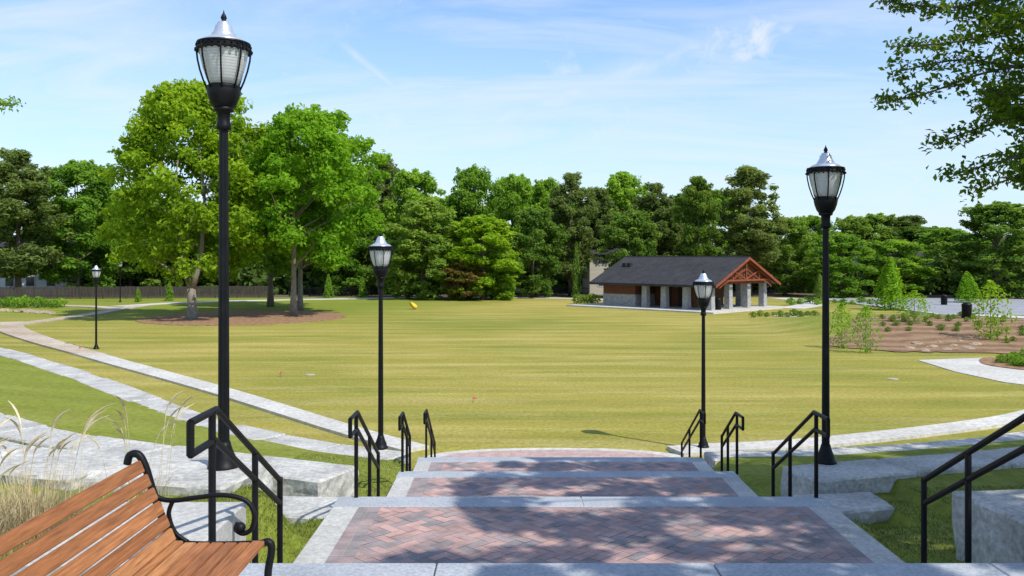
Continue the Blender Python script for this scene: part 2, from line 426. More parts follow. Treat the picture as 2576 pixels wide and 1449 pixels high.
bedo = resample(smooth_curve([(x, y, 0) for x, y in [(16.6, 46.2), (18.2, 44.0), (20.2, 43.2), (24, 42.8), (35, 43), (35.5, 50), (31.6, 56), (26, 58.5), (22.4, 57.5), (20, 52.5), (17.4, 49), (16.6, 46.2)]], 6), .5)[:-1]
flat_poly('slope_mulch_bed', [(p.x + rr_.uniform(-.14, .14), p.y + rr_.uniform(-.3, .3)) for p in bedo], .04, mt['mulch_pale'], drape=True)
flat_poly('plaza_mulch_bed', ellipse(22.3, 38.2, 1.8, 2.6, 30, .04, 5), .06, mt['mulch'], .05)

# ------------------------------------------------------------------ stairs
def slab(name, x0, x1, y0, y1, z0, z1, mat, parent=None, bevel=.012):
    bm = B(); box(bm, x0, x1, y0, y1, z0, z1); return struct(name, bm, mat, parent, bevel=bevel)
def herring(x0, x1, y0, y1, z, W=.105, band=.22):
    bm = B(); tl = bm.faces.layers.float.new('ft')
    cxm, cym = (x0 + x1) / 2, (y0 + y1) / 2; n = int(max(x1 - x0, y1 - y0) / W) + 6
    ca = math.sqrt(.5); g = .0018
    for i in range(-n, n):
        for j in range(-n, n):
            k = (i - j) % 4
            if k == 0: w, h = 2, 1
            elif k == 3: w, h = 1, 2
            else: continue
            q = [(i * W + g, j * W + g), ((i + w) * W - g, j * W + g), ((i + w) * W - g, (j + h) * W - g), (i * W + g, (j + h) * W - g)]
            pts = [(cxm + (a + c_) * ca, cym + (-a + c_) * ca) for a, c_ in q]
            mx_, my_ = sum(p[0] for p in pts) / 4, sum(p[1] for p in pts) / 4
            if not (x0 + band - .2 < mx_ < x1 - band + .2 and y0 - .2 < my_ < y1 + .2): continue
            f = bm.faces.new([bm.verts.new((p[0], p[1], z + random.uniform(-.0015, .0015))) for p in pts])
            row = ((i - j) // 4) % 2
            r_ = random.random()
            if row == 0: t = random.uniform(.55, 1) if r_ < .76 else random.uniform(.1, .55)
            else: t = random.uniform(.05, .55) if r_ < .62 else random.uniform(.55, .95)
            f[tl] = t
    for co, no in (((x0 + band, 0, 0), (-1, 0, 0)), ((x1 - band, 0, 0), (1, 0, 0)), ((0, y0, 0), (0, -1, 0)), ((0, y1, 0), (0, 1, 0))):
        bmesh.ops.bisect_plane(bm, geom=bm.verts[:] + bm.edges[:] + bm.faces[:], plane_co=co, plane_no=no, clear_outer=True)
    for bx0, bx1 in ((x0, x0 + band), (x1 - band, x1)):
        y = y0
        while y < y1 - .02:
            for s in range(2):
                a = bx0 + s * band / 2
                ye = min(y + .21, y1)
                f = bm.faces.new([bm.verts.new(p) for p in ((a + g, y + g, z), (a + band / 2 - g, y + g, z), (a + band / 2 - g, ye - g, z), (a + g, ye - g, z))])
                f[tl] = random.uniform(0.15, .55)
            y += .21
    for f in bm.faces:
        if f.normal.z < 0: f.normal_flip()
    vals = []
    for f in bm.faces: vals += [f[tl]] * len(f.verts)
    me = bpy.data.meshes.new('pavers'); bm.to_mesh(me); bm.free()
    at = me.attributes.new('tint', 'FLOAT', 'CORNER'); at.data.foreach_set('value', vals)
    return me
def nosing(x0, x1, y0, y1, z, parent, n=4):
    bm = B(); w = (x1 - x0) / n
    for i in range(n): box(bm, x0 + i * w + .004, x0 + (i + 1) * w - .004, y0, y1 + .015, z - .05, z + .007)
    obj('nosing', bm, mt['nosing'], parent, bevel=.006)
deck = slab('upper_deck', -9, 9, -6, 4.6, 2.5, 2.95, mt['concrete'])
nosing(-2.0, 9, 4.603, 5.03, 2.95, deck, 7)
bm = B(); box(bm, -9, 9, 4.603, 5.02, 2.4, 2.89); obj('riser', bm, mt['concrete'], deck)
slab('deck_side_slab', -2.95, -1.9, 5.06, 6.35, 1.9, 2.945, mt['concrete'])
for i_, (fl, (ly0, ly1, lz)) in enumerate(zip(FL[:3], LAND)):
    hw = HWK[i_]; bm = B()
    for (a, b_, z) in fl:
        o = sx((a + b_) / 2); box(bm, XC - hw + o + .003, XC + hw + o - .003, a, b_ - .003, -.3, z)
    struct('stair_flight', bm, mt['nosing'], bevel=.008)
    o = sx((ly0 + ly1) / 2); xa, xb = XC - hw + o, XC + hw + o
    ld = slab('stair_landing', xa, xb, ly0, ly1, -.4, lz, mt['concrete'])
    obj('pavers', herring(xa + .27, xb - .27, ly0 + .05, ly1 - .36, lz + .006), mt['pavers'], ld)
    nosing(xa - .004, xb + .004, ly1 - .34, ly1, lz, ld)
bm = B()
for (a, b_, z) in f4:
    o = sx((a + b_) / 2); box(bm, XC - HWK[3] + o, XC + HWK[3] + o, a, b_ - .003, -.3, z)
struct('stair_flight', bm, mt['nosing'], bevel=.008)
o4 = XC + sx(19)
arc = [(o4 - 3.0, e4), (o4 - 3.0, 20.4)] + [(o4 + 3.0 * math.sin(a), 20.4 + 1.15 * math.cos(a) ** .8) for a in np.linspace(-1.5, 1.5, 25)] + [(o4 + 3.0, 20.4), (o4 + 3.0, e4)]
pl = flat_poly('stair_foot_plaza', arc, .05, mt['path'], .3)
arc2 = [(o4 - 2.7, e4 + .1), (o4 - 2.7, 20.25)] + [(o4 + 2.72 * math.sin(a), 20.25 + 1.05 * math.cos(a) ** .8) for a in np.linspace(-1.5, 1.5, 25)] + [(o4 + 2.7, 20.25), (o4 + 2.7, e4 + .1)]
hm = herring(o4 - 2.62, o4 + 2.62, e4 + .1, 20.2, .058, band=.05)
obj('pavers', hm, mt['pavers'], pl)
bm = B(); vs = [bm.verts.new((p[0], p[1], .0535)) for p in arc2]; bm.faces.new(vs)
mt['paver_fill'] = M('paver_fill', [(.42, .30, .265), (.54, .38, .33)], 6, .85, .3, 40, pos=(.4, .6), fine=20)
ff = bm.faces[:][0]; ff.normal_update()
if ff.normal.z < 0: ff.normal_flip()
obj('paver_apron', bm, mt['paver_fill'], pl)

# ------------------------------------------------------------------ seat walls
def roughen(bm, rough):
    bmesh.ops.subdivide_edges(bm, edges=[e for e in bm.edges if e.calc_length() > .25], cuts=7, use_grid_fill=True)
    bm.normal_update()
    for v in bm.verts:
        k = rough * (1.0 if abs(v.normal.z) < .8 else .28)
        v.co += v.normal * k * (mnoise.noise(v.co * 4.5) + .6 * mnoise.noise(v.co * 11 + Vector((9, 2, 4))))
def wall(label, pts, width, zt, zb, step=1.5, seed=0, rough=0.0):
    rr = random.Random(seed)
    P = resample(smooth_curve([(p[0], p[1], 0) for p in pts]), step); N = normals2d(P); bm = B()
    for i in range(len(P) - 1):
        a, c = P[i], P[i + 1]; t = (c - a).normalized() * .009; jz = rr.uniform(-.018, .018); jw = rr.uniform(-.03, .03)
        na, nc = N[i] * (width / 2 + jw), N[i + 1] * (width / 2 + jw)
        q = [a + t - na, c - t - nc, c - t + nc, a + t + na]
        hexa(bm, [Vector((p.x, p.y, zb)) for p in q] + [Vector((p.x + rr.uniform(-.015, .015), p.y + rr.uniform(-.015, .015), zt + jz)) for p in q])
    bmesh.ops.recalc_face_normals(bm, faces=bm.faces[:])
    bmesh.ops.bevel(bm, geom=bm.edges[:], offset=.025, segments=1, affect='EDGES', clamp_overlap=True)
    if rough: roughen(bm, rough)
    o = obj('seat_wall', bm, mt['granite'])
    return tag(o, label, 'wall')
L_ = lambda k: [p for p in CUR[k] if p[0] <= -2.1]
R_ = lambda k: [p for p in CUR[k] if p[0] > 3]
wall('lowest long granite seat wall curving away across the grass left of the steps', L_('B'), .9, .87, .2, 1.7, 1)
wall('middle granite seat wall left of the steps, behind the wall the near lamp stands on', L_('C'), .85, 1.9, 1.2, 1.6, 2, .03)
wall('rough granite seat wall behind the wooden bench, carrying the tallest lamp', L_('D'), .95, 2.69, 1.9, 1.5, 3, .055)
wall('lowest granite seat wall right of the steps, shaded, nearest the lawn', R_('B'), .75, .85, .2, 1.7, 4)
wall('middle granite seat wall right of the steps with the right hand near lamp on it', R_('C'), .8, 1.88, 1.1, 1.6, 5, .03)
wall('big granite block wall at the lower right beside the near handrail', R_('D'), .85, 2.64, 1.6, 1.6, 6, .035)
for lb, x0, x1, y0, y1, sk in (('low granite slab right of the steps, in front of the right hand near lamp', 3.45, 4.5, 10.1, 10.95, .3), ('low granite slab left of the steps behind the second handrail', -2.9, -1.84, 9.9, 10.8, .25)):
    bm = B(); q = [(x0, y0 + (0 if x0 > 0 else sk)), (x1, y0 + (sk if x0 > 0 else 0)), (x1, y1 + (sk * .5 if x0 > 0 else 0)), (x0, y1 + (0 if x0 > 0 else sk * .5))]
    hexa(bm, [Vector((a, b_, 1.0)) for a, b_ in q] + [Vector((a, b_, 1.76)) for a, b_ in q])
    bmesh.ops.bevel(bm, geom=bm.edges[:], offset=.025, segments=1, affect='EDGES'); roughen(bm, .035)
    tag(obj('stone_slab', bm, mt['granite']), lb, 'stone slab')

# ------------------------------------------------------------------ handrails
def rail(side, k, label):
    yt, zt, yb, zb = [(5.05, 2.95, 6.5, 2.22), (9.12, 2.22, 10.6, 1.5), (13.17, 1.5, 14.1, 1.0), (16.3, 1.0, 18.1, .05)][k]
    X = XC + side * (HWK[k] - .13) + sx((yt + yb) / 2)
    t = thing('handrail', label, 'handrail', (X, yt, zt))
    yb -= yt; zb -= zt
    H, g = .87, .17
    def P(y, z): return (0, y, z)
    bm = B(); r = .021
    st, bend, end = -.36, .05, yb
    tube(bm, [P(st, H), P(bend, H), P(end, zb + .84)], r, 8); obj('top_rail', bm, mt['black'], t, smooth=False)
    bm = B(); tube(bm, [P(st, H - g), P(bend - .03, H - g), P(end, zb + .84 - g)], r, 8); obj('lower_rail', bm, mt['black'], t)
    bm = B(); tube(bm, [P(st, H + .005), P(st, H - g - .005)], r, 8); obj('end_loop', bm, mt['black'], t)
    for y in (-.02, bend + (end - bend) * .55, end):
        f = 0 if y < bend else (y - bend) / (end - bend)
        top = H + f * (zb + .84 - H)
        base = float(prof(np.array([y + yt]))[()]) - zt - .03
        bm = B(); tube(bm, [P(y, base), P(y, top + (.0 if y < end else .02))], r, 8)
        obj('post', bm, mt['black'], t)
    return t
for k in range(4):
    rail(-1, k, ['black handrail beside the wooden bench at the top of the steps, left side',
                 'black metal handrail left of the steps, second down from the bench',
                 'black metal handrail left of the steps, third down from the bench',
                 'small far black handrail left of the steps, closest to the lawn'][k])
    rail(1, k, ['large black handrail cut by the right edge, beside the granite block wall',
                'black handrail right of the steps in front of the right hand near lamp',
                'black metal handrail right of the steps between the two right hand lamps',
                'small far black handrail right of the steps, at the foot of the thin lamp'][k])

# ------------------------------------------------------------------ lamps
def make_lamp(label):
    t = thing('street_lamp', label, 'street lamp', (0, 0, 0), 0, 'lamp posts around the lawn')
    bm = B(); lathe(bm, [(.145, 0), (.145, .03), (.125, .05), (.115, .10), (.085, .17), (.07, .22), (.06, .26)], 20); obj('base', bm, mt['black'], t, True)
    bm = B(); lathe(bm, [(.054, .25), (.05, 1.4), (.043, 3.0), (.041, 3.24)], 24, .06); obj('pole', bm, mt['black'], t, False)
    bm = B(); lathe(bm, [(.045, 3.2), (.07, 3.215), (.07, 3.25), (.058, 3.28), (.062, 3.37), (.09, 3.385), (.096, 3.42)], 20); obj('collar', bm, mt['black'], t, True)
    bm = B(); lathe(bm, [(.098, 3.42), (.12, 3.45), (.145, 3.52), (.158, 3.58), (.15, 3.60), (.16, 3.615), (.13, 3.635)], 24); obj('housing', bm, mt['black'], t, True)
    bm = B(); lathe(bm, [(.125, 3.63), (.158, 3.69), (.192, 3.79), (.214, 3.89), (.223, 3.95), (.223, 3.98)], 48, .035); obj('globe', bm, mt['globe'], t, True)
    bm = B()
    for i in range(8):
        a = 2 * math.pi * (i + .25) / 8
        c, s = math.cos(a), math.sin(a)
        tube(bm, [(c * r, s * r, z) for r, z in ((.15, 3.59), (.184, 3.67), (.216, 3.77), (.238, 3.87), (.246, 3.95), (.246, 3.985))], .009, 6)
    obj('cage', bm, mt['black'], t, True)
    bm = B()
    lathe(bm, [(.228, 3.955), (.247, 3.96), (.25, 3.975), (.242, 3.985), (.242, 4.005), (.25, 4.015), (.246, 4.028), (.215, 4.034)], 36)
    for i in range(26):
        a = 2 * math.pi * i / 26
        bmesh.ops.create_icosphere(bm, subdivisions=1, radius=.017, matrix=Matrix.Translation((.252 * math.cos(a), .252 * math.sin(a), 3.952)))
        bmesh.ops.create_icosphere(bm, subdivisions=1, radius=.013, matrix=Matrix.Translation((.246 * math.cos(a), .246 * math.sin(a), 3.997)))
    obj('ring', bm, mt['black'], t, False)
    bm = B(); lathe(bm, [(.214, 4.03), (.20, 4.05), (.165, 4.07), (.125, 4.085), (.112, 4.10), (.112, 4.112), (.095, 4.13), (.084, 4.16), (.078, 4.19), (.062, 4.205), (.062, 4.215), (.048, 4.23)], 28); obj('cap', bm, mt['cap'], t, True)
    bm = B(); lathe(bm, [(.04, 4.225), (.018, 4.245), (.03, 4.267), (.022, 4.29), (.008, 4.315), (.003, 4.34)], 12); obj('finial', bm, mt['black'], t, True)
    return t
lamps = [((-2.73, 8.4, 2.69), 'tallest looking black lamp post, in front of the wooden bench and big left trees'),
         ((-2.62, 17.7, .87), 'black lamp post left of the steps by the second handrail'),
         ((4.28, 12.1, 1.88), 'black lamp post right of the steps, nearest on that side'),
         ((4.64, 21.5, .06), 'thin black lamp post with its lantern in front of the pavilion roof'),
         ((-21.1, 45, .0), 'small black lamp post standing on the left lawn by the path'),
         ((-40.2, 91, .0), 'tiny far lamp post by the left fence at the edge of the trees')]
lamp0 = make_lamp(lamps[0][1])
for i, (p, lb) in enumerate(lamps):
    l = lamp0 if i == 0 else copy_tree(lamp0)
    l.location = p; l['label'] = lb; l.rotation_euler.z = .2 * i

# ------------------------------------------------------------------ bench
bench = thing('park_bench', 'wooden slatted park bench with black iron scrolled arm at lower left', 'bench', (-1.62, 3.25, 2.95))
def slatmesh(secs, y0, y1, th):
    bm = B(); tl = bm.faces.layers.float.new('ft')
    for (x, z, w, nx_, nz_) in secs:
        tx, tz = nz_, -nx_
        tv = random.random(); n0 = len(bm.faces)
        q = []
        for sy in (y0, y1):
            q.append([Vector((x + tx * a * w / 2 + nx_ * b_ * th / 2, sy, z + tz * a * w / 2 + nz_ * b_ * th / 2)) for a, b_ in ((-1, -1), (1, -1), (1, 1), (-1, 1))])
        hexa(bm, q[0] + q[1])
        bm.faces.ensure_lookup_table()
        for f in bm.faces[n0:]: f[tl] = tv
    bmesh.ops.recalc_face_normals(bm, faces=bm.faces[:])
    bmesh.ops.bevel(bm, geom=bm.edges[:], offset=.004, segments=2, affect='EDGES')
    vals = []
    for f in bm.faces: vals += [f[tl]] * len(f.verts)
    me = bpy.data.meshes.new('slats'); bm.to_mesh(me); bm.free()
    at = me.attributes.new('tint', 'FLOAT', 'CORNER'); at.data.foreach_set('value', vals)
    return me
bs = []
for i in range(6):
    t_ = i / 5; z = .455 + .315 * t_; x = .022 - .125 * t_ - .02 * t_ * t_
    a = R(22); bs.append((x + .012, z, .0595, math.cos(a), math.sin(a)))
obj('backrest', slatmesh(bs, -.97, .885, .024), mt['wood'], bench)
ss = []
for i in range(7):
    x = .06 + i * .063; ss.append((x, .405 + (.008 if i in (0, 6) else 0), .057, 0.0, 1.0))
obj('seat', slatmesh(ss, -.97, .885, .026), mt['wood'], bench)
for ye in (-.90, .91):
    bm = B()
    tube(bm, smooth_curve([(-.185, ye, .775), (-.172, ye, .818), (-.132, ye, .82), (-.10, ye, .765), (-.07, ye, .665), (-.025, ye, .535), (.01, ye, .445), (.06, ye, .405), (.2, ye, .395), (.42, ye, .40), (.478, ye, .41), (.492, ye, .37), (.475, ye, .25), (.49, ye, .08), (.52, ye, .0)], 5), .018, 8)
    tube(bm, smooth_curve([(-.02, ye, .42), (-.06, ye, .3), (-.12, ye, .12), (-.17, ye, .0)], 5), .018, 8)
    tube(bm, smooth_curve([(-.09, ye, .15), (.15, ye, .22), (.475, ye, .2)], 5), .011, 8)
    fr = obj('end_frame', bm, mt['black'], bench, True)
    bm = B()
    tube(bm, smooth_curve([(-.07, ye, .665), (-.04, ye, .62), (.03, ye, .605), (.15, ye, .62), (.27, ye, .63), (.37, ye, .605), (.41, ye, .545), (.40, ye, .475), (.36, ye, .45), (.325, ye, .47), (.335, ye, .50)], 6), .0115, 8)
    tube(bm, smooth_curve([(.03, ye, .605), (.01, ye, .54), (.04, ye, .455), (.10, ye, .41)], 5), .0105, 8)
    bmesh.ops.create_icosphere(bm, subdivisions=2, radius=.026, matrix=Matrix.Translation((.345, ye, .478)))
    obj('armrest', bm, mt['black'], fr, True)

# ------------------------------------------------------------------ foliage
def leaves(name, P, N, size, tint, rng, asp=.55):
    n = len(P); P = np.asarray(P); N = N / (np.linalg.norm(N, axis=1, keepdims=True) + 1e-9)
    t = np.cross(N, rng.normal(size=(n, 3))); t /= (np.linalg.norm(t, axis=1, keepdims=True) + 1e-9)
    b_ = np.cross(N, t)
    L = (np.asarray(size) * (.65 + .7 * rng.random(n)))[:, None]; w = L * asp
    bend = N * L * .25
    V = np.stack([P + t * L, P + b_ * w + bend, P - t * L, P - b_ * w + bend], 1).reshape(-1, 3)
    me = bpy.data.meshes.new(name)
    me.from_pydata(V.tolist(), [], np.arange(4 * n).reshape(n, 4).tolist())
    at = me.attributes.new('tint', 'FLOAT', 'POINT')
    at.data.foreach_set('value', np.repeat(np.clip(tint, 0, 1), 4).astype(np.float32))
    return me
def fill(clumps, dens, rng, flat=.75, up=.5):
    Ps, Ns, Ts = [], [], []
    for (c, r, tn) in clumps:
        n = max(6, int(dens * r * r))
        d = rng.normal(size=(n, 3)); d /= np.linalg.norm(d, axis=1, keepdims=True)
        rad = r * rng.random(n) ** (1 / 2.2)
        rad *= 1 + .3 * np.sin(d[:, 0] * 5 + c[0]) * np.sin(d[:, 2] * 4 + c[1])
        off = d * rad[:, None]; off[:, 2] *= flat
        Ps.append(np.asarray(c) + off)
        nn = d * .7 + rng.normal(size=(n, 3)) * .55; nn[:, 2] += up
        Ns.append(nn)
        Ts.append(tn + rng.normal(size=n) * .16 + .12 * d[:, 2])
    return np.concatenate(Ps), np.concatenate(Ns), np.concatenate(Ts)
def trunk_mesh(name, H, r, limbs, rng):
    bm = B()
    n = 9; pts = []; rad = []
    for i in range(n):
        t = i / (n - 1); pts.append((.12 * r * math.sin(3 * t), .1 * r * math.cos(4 * t), H * t)); rad.append(r * (1.35 if i == 0 else 1 - .82 * t))
    tube(bm, pts, rad, 9)
    for (z0, tip, rr) in limbs:
        s = Vector((0, 0, z0)); tp = Vector(tip); mid = s.lerp(tp, .5) + Vector((0, 0, -.06 * (tp - s).length))
        tube(bm, smooth_curve([s, mid, tp], 3), [rr * (1 - .8 * k / 6) for k in range(7)], 5)
    me = bpy.data.meshes.new(name); bm.to_mesh(me); bm.free()
    me.polygons.foreach_set('use_smooth', [True] * len(me.polygons)); return me
def decid(name, seed, H, Rr, z0, nclump, dens, leaf, tr, peak=.42, crad=(.17, .30), lobes=5, ox=0.0, ptop=2.1, sprig=.5):
    rng = np.random.default_rng(seed); cl = []
    ph = rng.random(4) * 6.28
    while len(cl) < nclump:
        t = rng.random() ** .9; z = z0 + (H - z0) * t
        pr = max(0, 1 - abs((t - peak) / (1 - peak if t > peak else peak + .12)) ** ptop) ** .55
        a = rng.random() * 6.28
        lump = 1 + .14 * math.sin(lobes * a / 1.7 + ph[0] + 3 * t) + .10 * math.sin(3 * a + ph[1] - 6 * t)
        rr = Rr * pr * lump * math.sqrt(.10 + .90 * rng.random()) * .88
        r = Rr * rng.uniform(*crad)
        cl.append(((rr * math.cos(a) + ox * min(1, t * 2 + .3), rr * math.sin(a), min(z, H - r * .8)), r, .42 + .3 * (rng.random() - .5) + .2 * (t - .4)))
    for _ in range(int(nclump * sprig)):
        c, r, tn = cl[int(rng.integers(nclump))]
        v = Vector((c[0] - ox, c[1], (c[2] - (z0 + H) / 2) * .7)); v = v.normalized() if v.length > .1 else Vector((0, 0, 1))
        cl.append(((c[0] + v.x * r * .9, c[1] + v.y * r * .9, c[2] + v.z * r * .8), r * .42, tn + .08))
    P, N, T = fill(cl, dens, rng)
    crown = leaves(name + '_crown', P, N, leaf, T, rng)
    limbs = []
    for i in range(16):
        c, r, _ = cl[int(rng.integers(nclump))]
        zz = max(z0 * .75, min(c[2] * .62, H * .7)); limbs.append((zz, c, tr * .34))
    return trunk_mesh(name + '_trunk', H * .78, tr, limbs, rng), crown
def pine(name, seed, H, Rr, z0, nclump, dens, leaf, tr):
    rng = np.random.default_rng(seed); cl = []; limbs = []
    for i in range(nclump):
        t = rng.random() ** .95; z = z0 + (H - z0) * t
        pr = (.5 + .5 * min(1, t / .3)) * max(0, 1 - max(0, (t - .35) / .65) ** 2.0) ** .6
        a = rng.random() * 6.28; rr = Rr * pr * (.08 + .82 * rng.random() ** .6)
        r = Rr * rng.uniform(.12, .24) * (.75 + .25 * (1 - t))
        c = (rr * math.cos(a), rr * math.sin(a), min(z, H - r * .6))
        cl.append((c, r, .42 + .3 * (rng.random() - .5) + .15 * (t - .3)))
        if i % 3 == 0: limbs.append((z - .25 * rr, c, tr * .2))
        if rr > .35 * Rr: cl.append(((c[0] * .55, c[1] * .55, z + rng.uniform(-.5, .4)), r * .9, .33))
    cl.append(((0, 0, H - Rr * .2), Rr * .2, .5))
    P, N, T = fill(cl, dens, rng, flat=1.05, up=.3)
    return trunk_mesh(name + '_trunk', H * .93, tr, limbs, rng), leaves(name + '_crown', P, N, leaf, T, rng, .38)
def plant_tree(name, meshes, leafm, barkm, loc, label, cat='tree', sc=(1, 1, 1), rz=0, group=None):
    t = thing(name, label, cat, loc, rz, group); t.scale = sc
    a = obj('trunk', meshes[0], None, t); c = obj('crown', meshes[1], None, t)
    for o, mm in ((a, barkm), (c, leafm)):
        if not o.data.materials: o.data.materials.append(mm)
        o.material_slots[0].link = 'OBJECT'; o.material_slots[0].material = mm
    return t

# hero trees on the mulch island
H1 = decid('island_a', 15, 17.6, 7.0, 3.2, 215, 175, .18, .40, peak=.36, crad=(.10, .19), ptop=1.7, sprig=.5)
rng = np.random.default_rng(5)
bm = B()
tube(bm, [(0, 0, 0), (.05, 0, .3), (.05, 0, 1.2), (-.05, 0, 2.3)], [.55, .38, .33, .33], 10)
tube(bm, [(-.02, 0, 2.2), (-.45, .1, 3.3), (-.9, .1, 5.5), (-1.4, 0, 9), (-1.0, 0, 12)], [.25, .19, .14, .10, .04], 8)
tube(bm, [(0, 0, 2.2), (.4, -.1, 3.4), (.75, 0, 5.2), (.9, .2, 9), (.5, .3, 13)], [.27, .22, .17, .11, .04], 8)
tube(bm, [(-.35, 0, 3.0), (-1.4, -.3, 3.7), (-2.9, -.5, 4.6)], [.11, .07, .03], 6)
for i in range(14):
    a = rng.random() * 6.28; z = rng.uniform(4, 10); L = rng.uniform(2, 4)
    s = Vector((.8 if i % 2 else -1, 0, z)); tube(bm, [s, s + Vector((math.cos(a) * L * .5, math.sin(a) * L * .5, .7)), s + Vector((math.cos(a) * L, math.sin(a) * L, 1.9))], [.06, .04, .02], 5)
me = bpy.data.meshes.new('forked_trunk'); bm.to_mesh(me); bm.free()
me.polygons.foreach_set('use_smooth', [True] * len(me.polygons))
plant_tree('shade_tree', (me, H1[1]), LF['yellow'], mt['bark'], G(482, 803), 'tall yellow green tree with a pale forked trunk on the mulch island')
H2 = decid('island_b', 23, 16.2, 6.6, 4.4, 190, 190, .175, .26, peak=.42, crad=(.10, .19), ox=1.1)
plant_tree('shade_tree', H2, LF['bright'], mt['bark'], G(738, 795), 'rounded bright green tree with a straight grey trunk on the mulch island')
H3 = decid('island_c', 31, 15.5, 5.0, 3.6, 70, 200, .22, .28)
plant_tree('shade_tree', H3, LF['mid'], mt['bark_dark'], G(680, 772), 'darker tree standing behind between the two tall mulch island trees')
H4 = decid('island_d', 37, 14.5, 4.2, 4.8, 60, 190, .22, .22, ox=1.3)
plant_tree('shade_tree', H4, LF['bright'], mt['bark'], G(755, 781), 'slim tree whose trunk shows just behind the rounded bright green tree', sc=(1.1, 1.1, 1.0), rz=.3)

# treeline
protos = {'d0': decid('broad_a', 41, 15, 5, .8, 130, 185, .21, .28, crad=(.12, .24)), 'd1': decid('broad_b', 43, 15, 5, .8, 130, 185, .21, .28, peak=.5, lobes=7, crad=(.12, .24)),
          'd2': decid('broad_c', 47, 15, 5, .5, 130, 185, .22, .3, peak=.34, crad=(.12, .24)), 'p0': pine('pine_a', 51, 17, 4, 4.5, 110, 320, .22, .24), 'p1': pine('pine_b', 53, 17, 4, 3.0, 120, 310, .22, .24),
          'p2': pine('pine_c', 57, 17, 4, 6.0, 95, 320, .22, .24)}
PH = {'d': (15, 5), 'p': (17, 4)}
bg = [
 (45, 380, 250, 99, 'p1', 'pine', 'dark spreading pine at the far left edge of the photo'),
 (195, 408, 240, 105, 'd1', 'mid', 'green broadleaf tree between the far left pine and the forked trunk tree'),
 (330, 470, 210, 113, 'd0', 'mid', 'broadleaf tree behind the left fringe of the forked trunk tree'),
 (450, 500, 220, 110, 'd2', 'dark', 'dark broadleaf tree behind the forked trunk tree'),
 (600, 430, 240, 116, 'd1', 'dark', 'dark tree filling the gap between the two island trees'),
 (780, 440, 230, 118, 'd0', 'dark', 'dark tree behind the rounded bright green tree'),
 (880, 480, 190, 108, 'd2', 'mid', 'broadleaf tree right behind the rounded bright green tree, above the left lantern'),
 (962, 392, 130, 119, 'p2', 'pine', 'dark pine top peeping over the right shoulder of the rounded bright tree'),
 (1045, 432, 180, 113, 'd1', 'mid', 'broadleaf tree next right of the dark pine top'),
 (1065, 505, 220, 98, 'd2', 'dark', 'low wide dark tree in front of the treeline, right of the left lamp'),
 (1188, 420, 140, 121, 'd0', 'mid', 'narrow tall broadleaf crown rising above the bright low tree'),
 (1215, 545, 200, 96, 'd2', 'bright', 'low bright green tree at the middle of the treeline'),
 (1288, 442, 160, 113, 'd1', 'mid', 'green rounded tree right of the low bright tree'),
 (1375, 452, 140, 119, 'd0', 'mid', 'mid green broadleaf crown at the centre of the treeline'),
 (1340, 525, 160, 101, 'd1', 'dark', 'dark short tree in front at the centre of the treeline'),
 (1435, 437, 150, 105, 'p1', 'pine', 'tall pine left of the pavilion roof'),
 (1500, 475, 130, 111, 'p0', 'pine', 'narrow pine above the left end of the pavilion roof'),
 (1565, 438, 170, 121, 'd2', 'mid', 'broadleaf crown showing behind the pines above the pavilion roof'),
 (1585, 530, 150, 100, 'd0', 'dark', 'short dark tree just behind the left half of the pavilion roof'),
 (1650, 463, 150, 109, 'p1', 'pine', 'pine above the middle of the pavilion roof'),
 (1712, 490, 140, 116, 'd1', 'dark', 'further dark crown between the pine over the roof and the sparse pine'),
 (1757, 448, 130, 101, 'p2', 'shrub', 'sparse pale pine directly above the thin lamp lantern'),
 (1885, 423, 190, 104, 'p0', 'pine', 'biggest pine of the treeline, above the pavilion gable'),
 (1975, 548, 160, 107, 'd0', 'dark', 'dark rounded tree just right of the biggest pine'),
 (2045, 545, 140, 119, 'd1', 'mid', 'broadleaf tree behind the right hand near lamp post'),
 (2115, 590, 160, 101, 'd2', 'mid', 'lower broadleaf tree right behind the right hand near lamp post'),
 (2140, 545, 130, 127, 'd0', 'dark', 'distant crown right of the right hand near lamp'),
 (2212, 540, 160, 131, 'd1', 'dark', 'distant broad crown left in the right hand background'),
 (2292, 545, 160, 129, 'p0', 'pine', 'distant pine right in the right hand background'),
 (2260, 605, 180, 104, 'd1', 'mid', 'low tree behind the conical young tree'),
 (2385, 575, 160, 113, 'd2', 'mid', 'broadleaf tree left of the big dark tree at the right edge'),
 (2505, 512, 240, 100, 'd2', 'dark', 'big dark rounded tree at the right edge above the parking lot'),
 (1165, 650, 120, 95, 'd1', 'red', 'small brownish tree at the foot of the low bright tree'),
 (1260, 630, 110, 97, 'd0', 'mid', 'small tree right of the small brownish tree'),
]
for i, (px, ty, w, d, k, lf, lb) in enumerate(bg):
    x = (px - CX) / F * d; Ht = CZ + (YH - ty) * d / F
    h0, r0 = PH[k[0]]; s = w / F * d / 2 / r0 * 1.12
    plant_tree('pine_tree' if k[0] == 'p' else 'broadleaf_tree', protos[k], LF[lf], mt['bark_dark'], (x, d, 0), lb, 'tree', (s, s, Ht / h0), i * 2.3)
for i, px in enumerate(range(-40, 2640, 165)):
    px += (i * 37) % 40; d = 126 + (i * 13) % 9
    ty = (475 if px < 1900 else 568) + (i * 29) % 45
    x = (px - CX) / F * d; Ht = CZ + (YH - ty) * d / F; s = 225 / F * d / 2 / 5 * 1.15
    plant_tree('broadleaf_tree', protos['d%d' % (i % 3)], LF['mid' if i % 2 else 'dark'], mt['bark_dark'], (x, d, 0), 'rounded crown in the back row of the far wood, mostly hidden', 'tree', (s, s, Ht / 15), i * 1.7, 'back row trees of the far wood')
rng = np.random.default_rng(3); n = 24000
